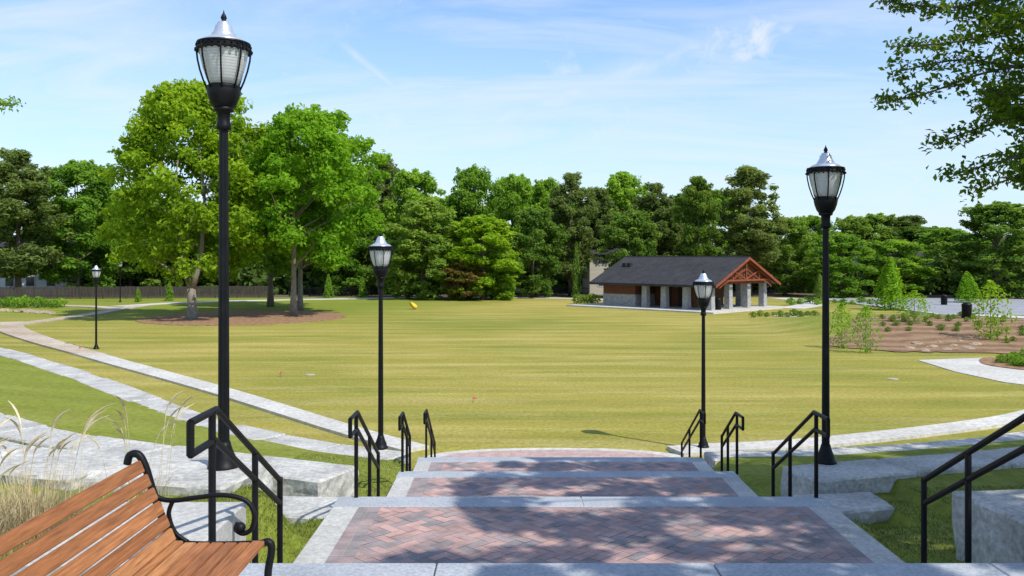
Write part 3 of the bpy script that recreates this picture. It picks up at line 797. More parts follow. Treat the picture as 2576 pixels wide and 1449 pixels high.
ux = rng.uniform(-90, 90, n); uy = 111 + rng.random(n) * 8 + 4 * np.sin(ux * .08)
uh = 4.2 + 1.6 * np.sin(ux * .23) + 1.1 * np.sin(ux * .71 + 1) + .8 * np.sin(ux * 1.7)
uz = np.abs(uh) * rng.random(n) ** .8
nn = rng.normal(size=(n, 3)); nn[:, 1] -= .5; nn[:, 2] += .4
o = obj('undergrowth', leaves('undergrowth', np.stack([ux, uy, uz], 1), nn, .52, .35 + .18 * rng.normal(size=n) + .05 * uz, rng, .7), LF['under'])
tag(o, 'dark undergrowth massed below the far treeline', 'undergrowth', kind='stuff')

# small plants ------------------------------------------------------
def bush(name, seed, r, h, n, leaf, cone=False):
    rng = np.random.default_rng(seed)
    t = rng.random(n) ** .8; a = rng.random(n) * 6.28
    rr = r * ((1 - t) ** .7 if cone else np.sqrt(np.clip(1 - (t * 2 - .9) ** 2, .02, 1))) * np.sqrt(rng.random(n)) * (1 + .25 * np.sin(3 * a + seed))
    P = np.stack([rr * np.cos(a), rr * np.sin(a), h * t + .03], 1)
    N = np.stack([np.cos(a), np.sin(a), np.full(n, .5)], 1) + rng.normal(size=(n, 3)) * .6
    return leaves(name, P, N, leaf, .45 + .2 * rng.normal(size=n) + .2 * (t - .5), rng)
def stem_mesh(h, r):
    bm = B(); tube(bm, [(0, 0, 0), (.02, .01, h * .5), (0, 0, h)], [r, r * .7, r * .3], 6)
    me = bpy.data.meshes.new('stem'); bm.to_mesh(me); bm.free(); return me
def onground(px, py):
    p = G(px, py)
    for _ in range(12): p = G(px, py, hz(p.x, p.y))
    return p
colm = (stem_mesh(.8, .06), bush('column_leaves', 61, .5, 2.0, 900, .10, True))
for px, py, h, lb in ((426, 757, 47, 'slim columnar shrub left of the tallest lamp post by the fence'), (347, 760, 36, 'small columnar shrub right of the tiny far lamp'), (826, 750, 58, 'columnar shrub under the rounded bright green tree'), (912, 748, 50, 'columnar shrub left of the second lamp post'), (1450, 749, 135, 'tall dark columnar evergreen left of the pavilion')):
    p = G(px, py); hh = h * p.y / F; s = hh / 2.0
    plant_tree('columnar_shrub', colm, LF['mid' if h < 100 else 'dark'], mt['bark_dark'], p, lb, 'shrub', (min(s, 1.2), min(s, 1.2), s), px)
sap = (stem_mesh(2.6, .05), bush('sapling_leaves', 67, 1.1, 4.0, 2600, .10, True))
sap2 = (stem_mesh(2.0, .03), bush('thin_sapling_leaves', 71, .9, 2.6, 720, .075))
for px, py, h, w, k, lf, lb in ((2240, 780, 128, 95, 0, 'bright', 'bright green conical young tree beside the parking lot'), (2118, 876, 112, 66, 1, 'bright', 'thin young tree in the mulch bed right of the right hand near lamp'),
        (2178, 888, 118, 70, 1, 'bright', 'thin young tree in the mulch bed below the conical young tree'), (2492, 858, 150, 100, 1, 'bright', 'young tree in the mulch bed near the right edge'),
        (2432, 762, 78, 70, 0, 'bright', 'small young tree at the far side of the parking lot'), (2062, 765, 75, 40, 0, 'shrub', 'small young tree left behind the right hand near lamp'), (2300, 812, 80, 90, 1, 'bright', 'sparse low young tree between the conical young tree and the path')):
    p = onground(px, py); hh = h * p.y / F; ww = w * p.y / F / 2; h0, r0 = ((4.0, 1.1), (2.6, .9))[k]
    plant_tree('young_tree', (sap, sap2)[k], LF[lf], mt['bark'], p, lb, 'tree', (ww / r0, ww / r0, hh / h0), px)
shr = [bush('shrub_leaves', 80 + i, .45, .55, 260, .07) for i in range(3)]
def shrubs(name, pts, sc, lf, label, group, cat='shrub'):
    for i, p in enumerate(pts):
        o = obj(name, shr[i % 3], None)
        if not o.data.materials: o.data.materials.append(LF['shrub'])
        o.material_slots[0].link = 'OBJECT'; o.material_slots[0].material = LF[lf]
        s = sc * random.uniform(.7, 1.3); o.location = (p[0], p[1], hz(p[0], p[1]) + .03); o.scale = (s, s, s * random.uniform(.8, 1.1)); o.rotation_euler.z = random.random() * 6
        tag(o, label, cat, group)
pts = []
for r_ in range(7):
    for k in range(15):
        y = 46.5 + r_ * 1.75 + random.uniform(-.3, .3); x = 20.8 + k * .95 + .25 * r_ + random.uniform(-.25, .25)
        if random.random() < .2 or (r_ < 2 and k < 5): continue
        if x < 34 - max(0, (y - 50)) * .45: pts.append((x, y))
shrubs('bed_shrub', pts, .5, 'shrub', 'low green shrub planted in rows on the right mulch slope', 'shrubs in rows on the right mulch slope')
shrubs('plaza_shrub', [(22.3 + 1.2 * math.cos(a) * q, 38.2 + 1.9 * math.sin(a) * q) for a, q in [(k * .7, .35 + .6 * ((k * 37) % 10) / 10) for k in range(16)]], .9, 'mid', 'small green shrub in the round bed on the right plaza', 'shrubs in the round plaza bed')
shrubs('path_shrub', [G(px, 795 + (px % 7)) for px in range(1895, 2060, 17)], .8, 'shrub', 'small shrub beside the path right of the pavilion', 'shrubs right of the pavilion')
shrubs('fence_shrub', [G(px, 771 + (px % 5)) for px in range(-10, 170, 18)], 1.5, 'mid', 'low round shrub along the bank by the left fence', 'shrubs by the left fence')
shrubs('pavilion_shrub', [G(px, 762 + px % 4) for px in (1455, 1468, 1480, 1490)], 1.6, 'shrub', 'shrub at the left end of the pavilion', 'shrubs left of the pavilion')
shrubs('lot_shrub', [G(px, 764 + px % 6) for px in range(1990, 2240, 22)], 1.0, 'mid', 'low shrub along the far path right of the pavilion', 'shrubs along the far path')

def boulder_mesh(seed):
    bm = B(); bmesh.ops.create_icosphere(bm, subdivisions=2, radius=.5)
    for v in bm.verts:
        n_ = mnoise.noise(v.co * 2.2 + Vector((seed * 7, 0, 0))); v.co *= 1 + .45 * n_; v.co.z *= .6
    me = bpy.data.meshes.new('boulder'); bm.to_mesh(me); bm.free(); return me
bmsh = [boulder_mesh(i) for i in range(3)]
def boulders(pts, sc, label, group):
    for i, p in enumerate(pts):
        o = obj('boulder', bmsh[i % 3], None)
        if not o.data.materials: o.data.materials.append(mt['rock'])
        s = sc * random.uniform(.5, 1.5); o.location = (p[0], p[1], hz(p[0], p[1]) + .04); o.scale = (s, s * .9, s * .6); o.rotation_euler.z = random.random() * 6
        tag(o, label, 'rock', group)
boulders([G(px, 876 + (px * 7 % 19) - 9) for px in range(2290, 2460, 18)], .55, 'tan boulder along the foot of the right mulch slope', 'boulders on the right mulch slope')
boulders([G(px, 786 + (px % 8) - 4) for px in range(8, 130, 17)], 1.1, 'grey brown boulder on the bank at far left', 'boulders on the left bank')

# ornamental grasses
def plume_grass(seed, n, h, r, dens):
    rr = random.Random(seed); V, Fc, T = [], [], []
    for i in range(dens):
        a = rr.random() * 6.28; q = r * rr.random() ** .7; p0 = (math.cos(a) * q, math.sin(a) * q)
        a += rr.uniform(-.6, .6); L = h * rr.uniform(.2, .46); lean = rr.uniform(.1, .8); tv = rr.random() * .8; w = .0026; prev = None
        for j in range(7):
            t = j / 6
            x = p0[0] + math.cos(a) * lean * t ** 2 * L; y = p0[1] + math.sin(a) * lean * t ** 2 * L; z = L * (t - .3 * lean * t ** 3)
            ww = w * (1 - .8 * t); px_, py_ = -math.sin(a) * ww, math.cos(a) * ww
            V.extend([(x - px_, y - py_, z), (x + px_, y + py_, z)]); T.extend([tv, tv]); b0 = len(V) - 2
            if prev is not None: Fc.append((prev, prev + 1, b0 + 1, b0))
            prev = b0
    def mkme(nm, V, Fc, T):
        me = bpy.data.meshes.new(nm); me.from_pydata(V, [], Fc)
        at = me.attributes.new('tint', 'FLOAT', 'POINT'); at.data.foreach_set('value', T); return me
    m1 = mkme('tuft', V, Fc, T)
    V2, F2, T2 = [], [], []
    for i in range(n):
        a0 = rr.random() * 6.28; q = r * rr.random(); a = a0 if rr.random() < .4 else rr.uniform(-.6, .6)
        L = h * rr.uniform(.66, 1.05); lean = rr.uniform(.06, .30); p0 = (math.cos(a0) * q, math.sin(a0) * q)
        tv = rr.uniform(.5, 1); rings = []; K = 16
        for j in range(K + 1):
            t = j / K
            s_ = lean * t ** 2.4 * L + .09 * L * max(0, (t - .75) / .25) ** 1.5; dr = .10 * L * max(0, (t - .7) / .3) ** 2 + .1 * lean * L * t ** 4
            x = p0[0] + math.cos(a) * s_; y = p0[1] + math.sin(a) * s_; z = L * t - dr
            rad = .0018 if t < .74 else .0095 * math.sin(math.pi * min(1, (t - .72) / .30)) + .0018
            ring = []
            for c_ in range(4):
                an = c_ * math.pi / 2
                V2.append((x + rad * math.cos(an), y + rad * math.sin(an), z)); T2.append(tv); ring.append(len(V2) - 1)
            rings.append(ring)
        for ra, rb in zip(rings, rings[1:]):
            for c_ in range(4): F2.append((ra[c_], ra[(c_ + 1) % 4], rb[(c_ + 1) % 4], rb[c_]))
    return m1, mkme('plume', V2, F2, T2)
for i, (x, y, n_, h_, r_, dn, lb) in enumerate(((-3.38, 6.2, 18, 1.08, .42, 1200, 'tan ornamental grass clump with drooping plumes at the left edge behind the bench'),
                                    (-2.86, 6.75, 10, 1.12, .26, 90, 'sparse ornamental grass with tall plumes right of the bigger grass clump'),
                                    (-3.5, 5.5, 10, .92, .4, 1000, 'short dense dry grass clump cut by the left edge above the bench'))):
    t = thing('ornamental_grass', lb, 'grass clump', (x, y, hz(x, y) - .02))
    a, c = plume_grass(90 + i, n_, h_, r_, dn); obj('tuft', a, mt['dry'], t); obj('plumes', c, mt['dry'], t)

rng = np.random.default_rng(9); n = 54000
gx = np.concatenate([rng.uniform(-2.9, -1.72, n // 3), rng.uniform(3.2, 6.5, n // 3), rng.uniform(-4, -1.7, n - 2 * (n // 3))])
gy = np.concatenate([rng.uniform(6.0, 10.8, n // 3), rng.uniform(5.3, 11, n // 3), rng.uniform(9, 17, n - 2 * (n // 3))])
ok = np.abs(gx - XC - sx(gy)) > HW + .02
gx, gy = gx[ok], gy[ok]; gz = height(gx, gy); n = len(gx)
h_ = rng.uniform(.015, .038, n); a = rng.random(n) * 6.28; lx, ly = rng.normal(size=(2, n)) * .02
V = np.stack([np.stack([gx - .005 * np.cos(a), gy - .005 * np.sin(a), gz - .01], 1), np.stack([gx + .005 * np.cos(a), gy + .005 * np.sin(a), gz - .01], 1), np.stack([gx + lx, gy + ly, gz + h_], 1)], 1).reshape(-1, 3)
me = bpy.data.meshes.new('turf_blades'); me.from_pydata(V.tolist(), [], np.arange(3 * n).reshape(n, 3).tolist())
at = me.attributes.new('tint', 'FLOAT', 'POINT'); at.data.foreach_set('value', np.repeat(np.clip(.45 + .25 * rng.normal(size=n), 0, 1), 3).astype(np.float32))
tag(obj('turf_blades', me, mt['blade']), 'short green turf blades beside the steps', 'grass', kind='stuff')

# ------------------------------------------------------------------ near tree, upper right (overhangs and dapples the steps)
SPR = [([(2900, -60), (2600, -25), (2400, 18), (2215, 2)], 11), ([(2900, 20), (2620, 50), (2440, 100), (2260, 118)], 10.6),
       ([(2900, 90), (2640, 150), (2470, 185), (2330, 235), (2215, 258)], 11.5), ([(2900, 150), (2600, 170), (2420, 150), (2260, 180)], 12),
       ([(2900, 250), (2640, 280), (2500, 310), (2400, 345), (2350, 362)], 11.2), ([(2900, 330), (2660, 370), (2520, 405), (2430, 430), (2400, 440)], 11),
       ([(2900, 380), (2660, 420), (2540, 450), (2460, 485)], 11.4), ([(2900, 60), (2640, 90), (2540, 60), (2420, 40)], 11.2), ([(2900, 200), (2660, 230), (2560, 240), (2480, 225)], 10.9)]
def sprays(specs, rng, leafc=10):
    P, tw = [], []
    for px, d in specs:
        pts = resample(smooth_curve([A(a, b_, d + .25 * i) for i, (a, b_) in enumerate(px)], 6), .15)
        tw.append((pts, .03))
        for i, p in enumerate(pts):
            f = i / (len(pts) - 1)
            for _ in range(4):
                r_ = .09 + .26 * (1 - f) * rng.random()
                dv = rng.normal(size=3) * r_; dv[2] *= .5
                c = np.array(p) + dv
                tw.append(([p, Vector(c)], .004))
                for _k in range(int(leafc)):
                    q = rng.normal(size=3) * .08; q[2] *= .6
                    P.append(c + q)
    return np.array(P), tw
def near_tree(label, base, H, specs, shade, seed, leafm, barkm):
    rng = np.random.default_rng(seed)
    P, tw = sprays(specs, rng)
    t = thing('overhanging_tree', label, 'tree', base)
    b0 = Vector(base); bm = B()
    tube(bm, [(0, 0, -.2), (0, 0, .6), (.1, .05, H * .45), (-.1, 0, H * .8), (0, .1, H)], [.45, .34, .28, .18, .05], 10)
    for pts, r in tw:
        if len(pts) > 2:
            s = Vector((0, 0, min(H * .8, max(1.5, pts[0].z - b0.z - 1.0))))
            q = [s] + [p - b0 for p in pts]
            tube(bm, q, [.07] + [.024 * (1 - .85 * i / len(pts)) + .004 for i in range(len(pts))], 6)
        else: tube(bm, [p - b0 for p in pts], [r, r * .5], 3)
    cl = shade(rng)
    Ps = [P]; szs = [np.full(len(P), .047)]; Ts = [.5 + .2 * rng.normal(size=len(P))]
    for c, r, per, sz in cl:
        c = np.array(c)
        s = Vector((0, 0, min(H * .85, max(H * .35, c[2] - b0.z - 1.8)))); e = Vector(c) - b0
        tube(bm, [s, s.lerp(e, .5) + Vector((0, 0, .4)), e], [.05, .03, .012], 4)
        dd = rng.normal(size=(per, 3)); dd /= np.linalg.norm(dd, axis=1, keepdims=True); dd *= (r * rng.random(per) ** .45)[:, None]; dd[:, 2] *= .5
        Ps.append(c + dd); szs.append(np.full(per, sz)); Ts.append(.45 + .2 * rng.normal(size=per))
    Pa = np.concatenate(Ps) - np.array(b0)
    N = rng.normal(size=Pa.shape) * .8; N[:, 2] += .8
    obj('crown', leaves('near_crown', Pa, N, np.concatenate(szs), np.concatenate(Ts), rng, .5), leafm, t)
    obj('trunk', bm, barkm, t, True)
    return t
SUNX, SUNY = S.x / S.z, S.y / S.z
def shade_r(rng):
    cl = []
    def put(n_, x0, x1, y0, y1, r0, r1, per, sz, thin=None):
        k = 0
        while k < n_:
            gx_ = rng.uniform(x0, x1); gy_ = rng.uniform(y0, y1)
            if thin is not None and gx_ < thin and rng.random() < .5: continue
            zg = max(0.0, 2.9 - max(0, gy_ - 5) * .22); z = rng.uniform(8.6, 11.5); hgt = z - zg
            c = (gx_ + SUNX * hgt, gy_ + SUNY * hgt, z)
            if z < CZ + .289 * c[1] + 1.0: continue
            cl.append((c, rng.uniform(r0, r1), per, sz)); k += 1
    put(135, -1.15, 3.7, 4.2, 17.8, .24, .5, 170, .10, -.5)      # dapples the steps
    put(40, 3.0, 7.0, 5.0, 12, .6, .95, 330, .115)               # shades the grass at right
    put(66, 3.6, 12.5, 10, 20.5, .7, 1.1, 330, .12)
    for _ in range(34):
        px = rng.uniform(2500, 2760); py = rng.uniform(-60, 470); p = A(px, py, rng.uniform(10.8, 13.5)); cl.append((tuple(p), rng.uniform(.22, .42), 200, .048))
    return cl
near_tree('near oak tree overhanging from the upper right corner, leaves against the sky', (13.5, 6.5, 2.1), 9.5, SPR, shade_r, 78, LF['oak'], mt['bark_dark'])
def shade_l(rng):
    return [((-13 + rng.uniform(-2.2, 2.2), 16 + rng.uniform(-2, 2), rng.uniform(7, 11)), rng.uniform(.6, 1), 250, .09) for _ in range(16)]
near_tree('tree just outside the left edge with only one leafy twig tip in view', (-13, 16, 1.5), 8, [([(-300, 300), (-150, 268), (-40, 258), (38, 262)], 15.5)], shade_l, 79, LF['mid'], mt['bark_dark'])

# ------------------------------------------------------------------ pavilion
pv = thing('pavilion', 'park pavilion with dark gabled roof, stone piers and rust timber truss', 'pavilion', (16.85, 74.9, 0), math.atan2(-.714, .7))
bm = B(); box(bm, -14.5, 1.6, -2.2, 10.2, -.2, .13); obj('slab', bm, mt['path'], pv)
def pier(x, y):
    bm = B(); w0, w1 = .29, .26
    hexa(bm, [Vector((x + a * w0, y + b_ * w0, .12)) for a, b_ in ((-1, -1), (1, -1), (1, 1), (-1, 1))] + [Vector((x + a * w1, y + b_ * w1, 2.32)) for a, b_ in ((-1, -1), (1, -1), (1, 1), (-1, 1))])
    obj('pier', bm, mt['stone'], pv, bevel=.02)
for x, y in ((-.3, .3), (-2.7, .3), (-5.0, .3), (-7.1, .3), (-.3, 3.1), (-.3, 6.1), (-.3, 8.9), (-2.7, 8.9), (-5.0, 8.9)): pier(x, y)
bm = B(); box(bm, -12.1, -8.3, .3, 8.9, .12, 1.22); obj('stone_wall', bm, mt['stone'], pv, bevel=.02)
bm = B(); box(bm, -12.07, -8.33, .32, 8.88, 1.22, 2.5); obj('timber_siding', bm, mt['siding'], pv)
bm = B(); box(bm, -8.2, -4.0, 3.2, 8.2, .12, 2.5); ob = obj('inner_room', bm, mt['siding'], pv)
for x in (-7.3, -5.6):
    bm = B(); box(bm, x, x + .95, 3.14, 3.19, .13, 2.15); obj('door', bm, mt['darkvoid'], pv)
bm = B(); box(bm, -8.28, -8.24, 1.2, 2.3, .13, 2.15); obj('door', bm, mt['darkvoid'], pv)
bm = B()
box(bm, -12.2, .0, .12, .48, 2.33, 2.6); box(bm, -12.2, .0, 8.72, 9.08, 2.33, 2.6); box(bm, -.48, -.12, .49, 8.71, 2.33, 2.58)
obj('beam', bm, mt['rust'], pv)
zr, sl = 4.66, .446
def zroof(y): return zr - sl * abs(y - 4.6)
bm = B()
for y0, y1 in ((-.75, 4.6), (4.6, 9.95)):
    q = [(-12.9, y0), (.9, y0), (.9, y1), (-12.9, y1)]
    hexa(bm, [Vector((x, y, zroof(y) - .10)) for x, y in q] + [Vector((x, y, zroof(y))) for x, y in q])
rf = obj('roof', bm, mt['roof'], pv)
bm = B()
for x in np.arange(-12.8, .9, .45):
    a, c = Vector((x, -.74, zroof(-.74) + .012)), Vector((x, 4.58, zroof(4.58) + .012)); tube(bm, [a, c], .018, 4)
obj('seam', bm, mt['roof'], rf)
bm = B(); tube(bm, [(-12.9, 4.6, zr + .01), (.9, 4.6, zr + .01)], .06, 6); obj('ridge_cap', bm, mt['roof'], rf)
for x in (-11.3, -10.7):
    bm = B(); box(bm, x - .16, x + .16, 2.4, 2.8, zroof(2.6) - .02, zroof(2.6) + .3); obj('vent', bm, mt['darkvoid'], rf)
bm = B()
for y0, y1 in ((-.75, 4.6), (4.6, 9.95)):
    q = [(.905, y0), (.95, y0), (.95, y1), (.905, y1)]
    hexa(bm, [Vector((x, y, zroof(y) - .24)) for x, y in q] + [Vector((x, y, zroof(y) - .01)) for x, y in q])
obj('rake_board', bm, mt['rust'], pv)
bm = B(); box(bm, -12.9, .9, -.79, -.755, zroof(-.75) - .2, zroof(-.75) - .01); obj('fascia', bm, mt['roof'], pv)
def truss(x):
    bm = B()
    tube(bm, [(x, .1, 2.62), (x, 9.1, 2.62)], .10, 4)
    tube(bm, [(x, 4.6, 2.6), (x, 4.6, zr - .15)], .09, 4)
    for s in (-1, 1):
        tube(bm, [(x, 4.6 + s * 4.9, zroof(9.5) - .2), (x, 4.6, zr - .2)], .10, 4)
        tube(bm, [(x + .004, 4.6, 2.7), (x + .004, 4.6 + s * 2.2, zroof(6.8) - .2)], .07, 4)
        tube(bm, [(x + .004, 4.6 + s * 2.2, 2.65), (x + .004, 4.6 + s * 2.2, zroof(6.8) - .2)], .06, 4)
        tube(bm, [(x - .004, 4.6 + s * 2.2, 2.68), (x - .004, 4.6 + s * .1, 3.6)], .06, 4)
        tube(bm, smooth_curve([(x, 4.6 + s * 4.3, 2.0), (x, 4.6 + s * 3.6, 2.35), (x, 4.6 + s * 2.6, 2.6)], 3), .06, 4)
    obj('truss', bm, mt['rust'], pv)
truss(.55); truss(-3.8)
bm = B(); vs = [bm.verts.new((.3, y, z)) for y, z in ((.2, 2.58), (9.0, 2.58), (4.6, zr - .15))]; bm.faces.new(vs); obj('gable_panel', bm, mt['siding'], pv)

def bin_(loc, label):
    t = thing('litter_bin', label, 'bin', loc)
    bm = B(); lathe(bm, [(.26, 0), (.28, .05), (.30, .8), (.31, .85)], 16); obj('body', bm, mt['black'], t, True)
    bm = B(); lathe(bm, [(.32, .85), (.32, .9), (.2, 1.02), (.05, 1.06)], 16); obj('lid', bm, mt['black'], t, True)
p = G(1806, 783); bin_((p.x, p.y, .13), 'black litter bin standing at the near corner pier of the pavilion')
bin_(onground(2432, 802), 'dark litter bin beside the path by the parking lot')
bin_(G(2375, 768), 'small dark litter bin at the far side of the parking lot')

# ------------------------------------------------------------------ fences, houses, car, small lawn objects
def fence(name, label, a, b_, h, mat, pick, gap, post=2.4):
    a, b_ = Vector(a), Vector(b_); t = thing(name, label, 'fence', a, math.atan2(b_.y - a.y, b_.x - a.x)); L = (b_ - a).length
    bm = B(); n = int(L / gap)
    for i in range(n):
        x = i * gap; hh = h + random.uniform(-.02, .02); box(bm, x, x + pick, -.012, .012, .06, hh)
    obj('pickets', bm, mat, t)
    bm = B()
    for z in (.25, h - .22): box(bm, 0, L, .014, .05, z, z + .06)
    obj('rails', bm, mat, t)
    bm = B()
    for i in range(int(L / post) + 1): box(bm, i * post - .05, i * post + .05, .052, .15, 0, h + .08)
    obj('posts', bm, mat, t)
fence('wooden_fence', 'dark brown wooden fence under the trees at far left', (-62, 96, 0), (-27, 101, 0), 1.35, mt['fence_wood'], .12, .15)
fence('iron_fence', 'thin black iron fence along the foot of the treeline left of the pavilion', (-26, 103.5, 0), (9, 104, 0), 1.15, mt['black'], .03, .13)
def house(label, loc, rz, w, d, h, wallm):
    t = thing('house', label, 'house', loc, rz)
    bm = B(); box(bm, -w / 2, w / 2, 0, d, 0, h); obj('wall', bm, wallm, t)
    bm = B(); k = .4
    vs = [Vector(p) for p in ((-w / 2 - k, -k, h + .005), (w / 2 + k, -k, h + .005), (w / 2 + k, d + k, h + .005), (-w / 2 - k, d + k, h + .005), (-w / 2 - k, d / 2, h + 2.2), (w / 2 + k, d / 2, h + 2.2))]
    V = [bm.verts.new(v) for v in vs]
    for f in ((0, 1, 5, 4), (2, 3, 4, 5), (1, 2, 5), (3, 0, 4), (3, 2, 1, 0)): bm.faces.new([V[i] for i in f])
    obj('roof', bm, mt['roof'], t)
    for zz in ([1.0] if h < 4 else [1.0, 3.7]):
        for x in np.arange(-w / 2 + 1, w / 2 - 1, 2.3):
            bm = B(); box(bm, x, x + 1.1, -.05, -.004, zz, zz + 1.3); f = obj('window', bm, mt['white'], t)
            bm = B(); box(bm, x + .1, x + 1.0, -.07, -.052, zz + .1, zz + 1.2); obj('pane', bm, mt['glass'], f)
house('cream sided house showing between trees left of the pavilion', (13.0, 109, 0), .1, 7, 7, 5.0, mt['cream'])
house('white house glimpsed behind the trees at far left', (-58.5, 108, 0), .2, 8, 7, 4.8, mt['white'])
house('pale house half hidden behind trees above the parking lot', (47, 111, 0), -.3, 10, 7, 3.2, mt['white'])
car = thing('parked_car', 'white car parked behind the iron fence at the middle of the treeline', 'car', (-1.2, 106.6, 0))
bm = B(); prof_ = [(-2.2, .35), (-2.2, .8), (-1.9, .92), (-1.3, 1.0), (-.75, 1.45), (.7, 1.48), (1.35, 1.02), (2.05, .9), (2.2, .7), (2.2, .35)]
fr = [bm.verts.new((x, -.85, z)) for x, z in prof_]; bk = [bm.verts.new((x, .85, z)) for x, z in prof_]
bm.faces.new(fr); bm.faces.new(bk[::-1])
for i in range(len(prof_)): j = (i + 1) % len(prof_); bm.faces.new((fr[j], fr[i], bk[i], bk[j]))
obj('body', bm, mt['carpaint'], car, bevel=.04)
bm = B(); V = [bm.verts.new((x, -.86, z)) for x, z in ((-1.1, 1.02), (-.7, 1.38), (.62, 1.4), (1.12, 1.03))]; bm.faces.new(V); obj('side_window', bm, mt['glass'], car)
for x in (-1.35, 1.35):
    for y in (-.78, .78):
        bm = B(); tube(bm, [(x, y - .1, .33), (x, y + .1, .33)], .33, 16); obj('wheel', bm, mt['tyre'], car)
p = G(1041, 778)
bm = B(); bmesh.ops.create_icosphere(bm, subdivisions=3, radius=.5)
for v in bm.verts:
    n_ = mnoise.noise(v.co * 3); v.co *= 1 + .3 * n_; v.co.x *= .85; v.co.y *= .6; v.co.z *= .4
bmesh.ops.rotate(bm, verts=bm.verts[:], cent=(0, 0, 0), matrix=Matrix.Rotation(R(38), 3, 'Y'))
o = obj('yellow_bundle', bm, mt['yellow'], None, True); o.location = (p.x, p.y, .32)
tag(o, 'bright yellow bundle lying on the far lawn below the treeline', 'bundle')
for px, py, lb in ((780, 943, 'flat pale utility cover in the lawn left of the second lamp post'), (2246, 954, 'flat pale utility cover in the lawn at right')):
    bm = B(); lathe(bm, [(.2, 0), (.2, .02), (.18, .028)], 20); o = obj('utility_cover', bm, mt['cover']); o.location = G(px, py); tag(o, lb, 'utility cover')
for px, py, lb in ((199, 882, 'tiny pink marker flag in the lawn near the small left lamp'), (705, 948, 'tiny pink marker flag in the lawn left of the utility cover'), (1190, 1014, 'tiny marker flag in the middle of the near lawn')):
    t = thing('marker_flag', lb, 'flag', G(px, py)); bm = B(); tube(bm, [(0, 0, 0), (0, 0, .2)], .006, 5); obj('stake', bm, mt['black'], t)
    bm = B(); box(bm, .008, .11, -.004, .004, .12, .2); obj('flag', bm, mt['pink'], t)

# ------------------------------------------------------------------ light, sky, camera
sun = bpy.data.lights.new('sun', 'SUN'); sun.energy = 4.6; sun.angle = R(.53); sun.color = (1, .955, .87)
so = bpy.data.objects.new('sun', sun); COL.objects.link(so); so.rotation_euler = (-S).to_track_quat('-Z', 'Y').to_euler(); so.location = (20, -20, 40)
w = bpy.data.worlds.new('World'); scene.world = w; w.use_nodes = True; nt = w.node_tree; nt.nodes.clear()
out = nt.nodes.new('ShaderNodeOutputWorld'); bgd = nt.nodes.new('ShaderNodeBackground'); nt.links.new(bgd.outputs[0], out.inputs[0])
sky = nt.nodes.new('ShaderNodeTexSky'); sky.sky_type = 'NISHITA'; sky.sun_disc = False
sky.sun_elevation = math.asin(S.z); sky.sun_rotation = math.atan2(S.x, S.y); sky.air_density = 1.0; sky.dust_density = .3; sky.ozone_density = 2.0
tc = nt.nodes.new('ShaderNodeTexCoord'); D = tc.outputs['Generated']
sp = nt.nodes.new('ShaderNodeSeparateXYZ'); nt.links.new(D, sp.inputs[0])
zz = math_node(nt, 'ADD', math_node(nt, 'MAXIMUM', sp.outputs[2], 0.0), .22)
cb = nt.nodes.new('ShaderNodeCombineXYZ')
nt.links.new(math_node(nt, 'DIVIDE', sp.outputs[0], zz), cb.inputs[0]); nt.links.new(math_node(nt, 'DIVIDE', sp.outputs[1], zz), cb.inputs[1])
mp = nt.nodes.new('ShaderNodeMapping'); mp.inputs['Rotation'].default_value = (0, 0, R(50)); mp.inputs['Scale'].default_value = (.7, 1.7, 1); nt.links.new(cb.outputs[0], mp.inputs[0])
c1 = noise_node(nt, mp.outputs[0], 1.3, 9, .62, 1.4)
f1_ = maprange(nt, c1.outputs[0], .40, .74, 0, .62)
haze = maprange(nt, sp.outputs[2], .0, .30, .80, 0.05)
fac = math_node(nt, 'MAXIMUM', f1_, 0.0)
cn = noise_node(nt, D, 26, 7, .65, .6)
def ray(px, py): return (A(px, py, 1.0) - Vector((0, 0, CZ))).normalized()
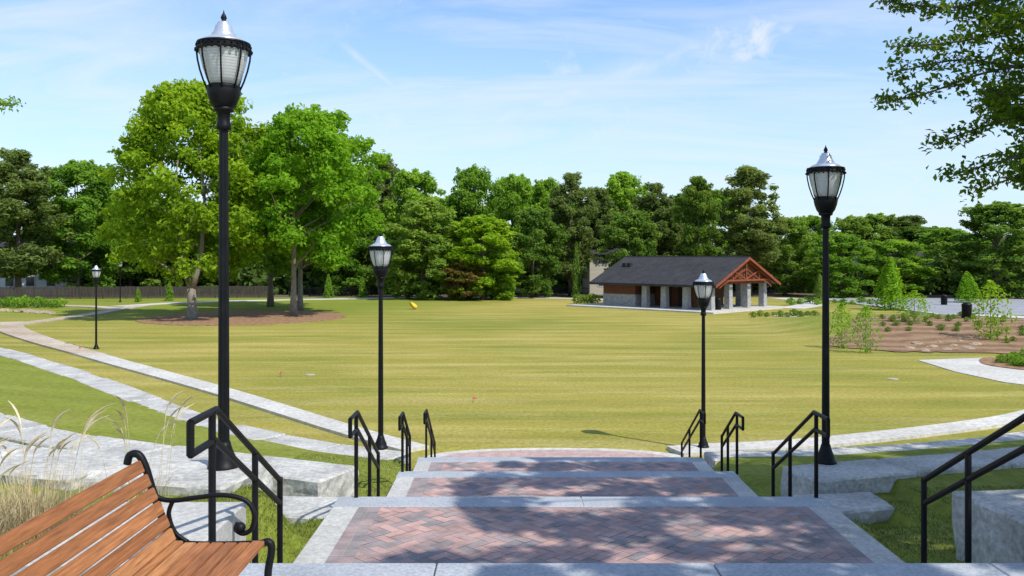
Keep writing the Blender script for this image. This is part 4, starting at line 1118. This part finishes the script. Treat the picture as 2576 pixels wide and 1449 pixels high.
for px, py, ra, rb in ((1880, 108, .045, .8), (1425, 180, .018, .55), (990, 312, .05, .45), (1500, 340, .055, .4), (1975, 75, .014, .5), (1770, 232, .03, .35)):
    v = ray(px, py)
    sb = nt.nodes.new('ShaderNodeVectorMath'); sb.operation = 'SUBTRACT'; nt.links.new(D, sb.inputs[0]); sb.inputs[1].default_value = v
    ml = nt.nodes.new('ShaderNodeVectorMath'); ml.operation = 'MULTIPLY'; nt.links.new(sb.outputs[0], ml.inputs[0]); ml.inputs[1].default_value = (1, 1, 2.2)
    ln = nt.nodes.new('ShaderNodeVectorMath'); ln.operation = 'LENGTH'; nt.links.new(ml.outputs[0], ln.inputs[0])
    q = math_node(nt, 'ADD', maprange(nt, ln.outputs[1], 0, ra * 1.6, 1, 0), math_node(nt, 'MULTIPLY', math_node(nt, 'SUBTRACT', cn.outputs[0], .5), 3.2))
    fac = math_node(nt, 'MAXIMUM', fac, maprange(nt, q, .3, 1.25, 0, rb))
cn2 = noise_node(nt, D, 9, 6, .65, .8)
for a_, b_, wd, st in (((700, -20), (1060, 275), .006, .5), ((1180, 330), (1850, 80), .022, .6), ((20, 10), (330, 130), .008, .5)):
    va, vb = ray(*a_), ray(*b_); nrm = va.cross(vb).normalized(); mid = (va + vb).normalized(); half = math.acos(max(-1, min(1, va.dot(vb)))) / 2
    d1 = nt.nodes.new('ShaderNodeVectorMath'); d1.operation = 'DOT_PRODUCT'; nt.links.new(D, d1.inputs[0]); d1.inputs[1].default_value = nrm
    d2 = nt.nodes.new('ShaderNodeVectorMath'); d2.operation = 'DOT_PRODUCT'; nt.links.new(D, d2.inputs[0]); d2.inputs[1].default_value = mid
    q = math_node(nt, 'MULTIPLY', maprange(nt, math_node(nt, 'ABSOLUTE', d1.outputs['Value']), 0, wd, 1, 0), maprange(nt, d2.outputs['Value'], math.cos(half * 1.15), math.cos(half * .75), 0, 1))
    q = math_node(nt, 'MULTIPLY', q, maprange(nt, cn2.outputs[0], .35, .7, 0, st))
    fac = math_node(nt, 'MAXIMUM', fac, q)
skc = mixc(nt, 1.0, sky.outputs[0], (1.02, 1.22, 1.48), 'MULTIPLY')
col = mixc(nt, haze, skc, (4.55, 5.55, 6.35))
col = mixc(nt, math_node(nt, 'MINIMUM', fac, 1.0), col, (5.9, 6.2, 6.5))
nt.links.new(col, bgd.inputs['Color']); bgd.inputs['Strength'].default_value = .15

cam = bpy.data.cameras.new('camera'); co = bpy.data.objects.new('camera', cam); COL.objects.link(co)
co.location = (0, 0, CZ); co.rotation_euler = (R(90), 0, 0)
cam.sensor_width = 36; cam.lens = 36 * F / 2576; cam.shift_y = -(724.5 - YH) / 2576; cam.clip_start = .05; cam.clip_end = 3000
scene.camera = co
scene.view_settings.view_transform = 'Standard'; scene.view_settings.look = 'None'; scene.view_settings.exposure = 0
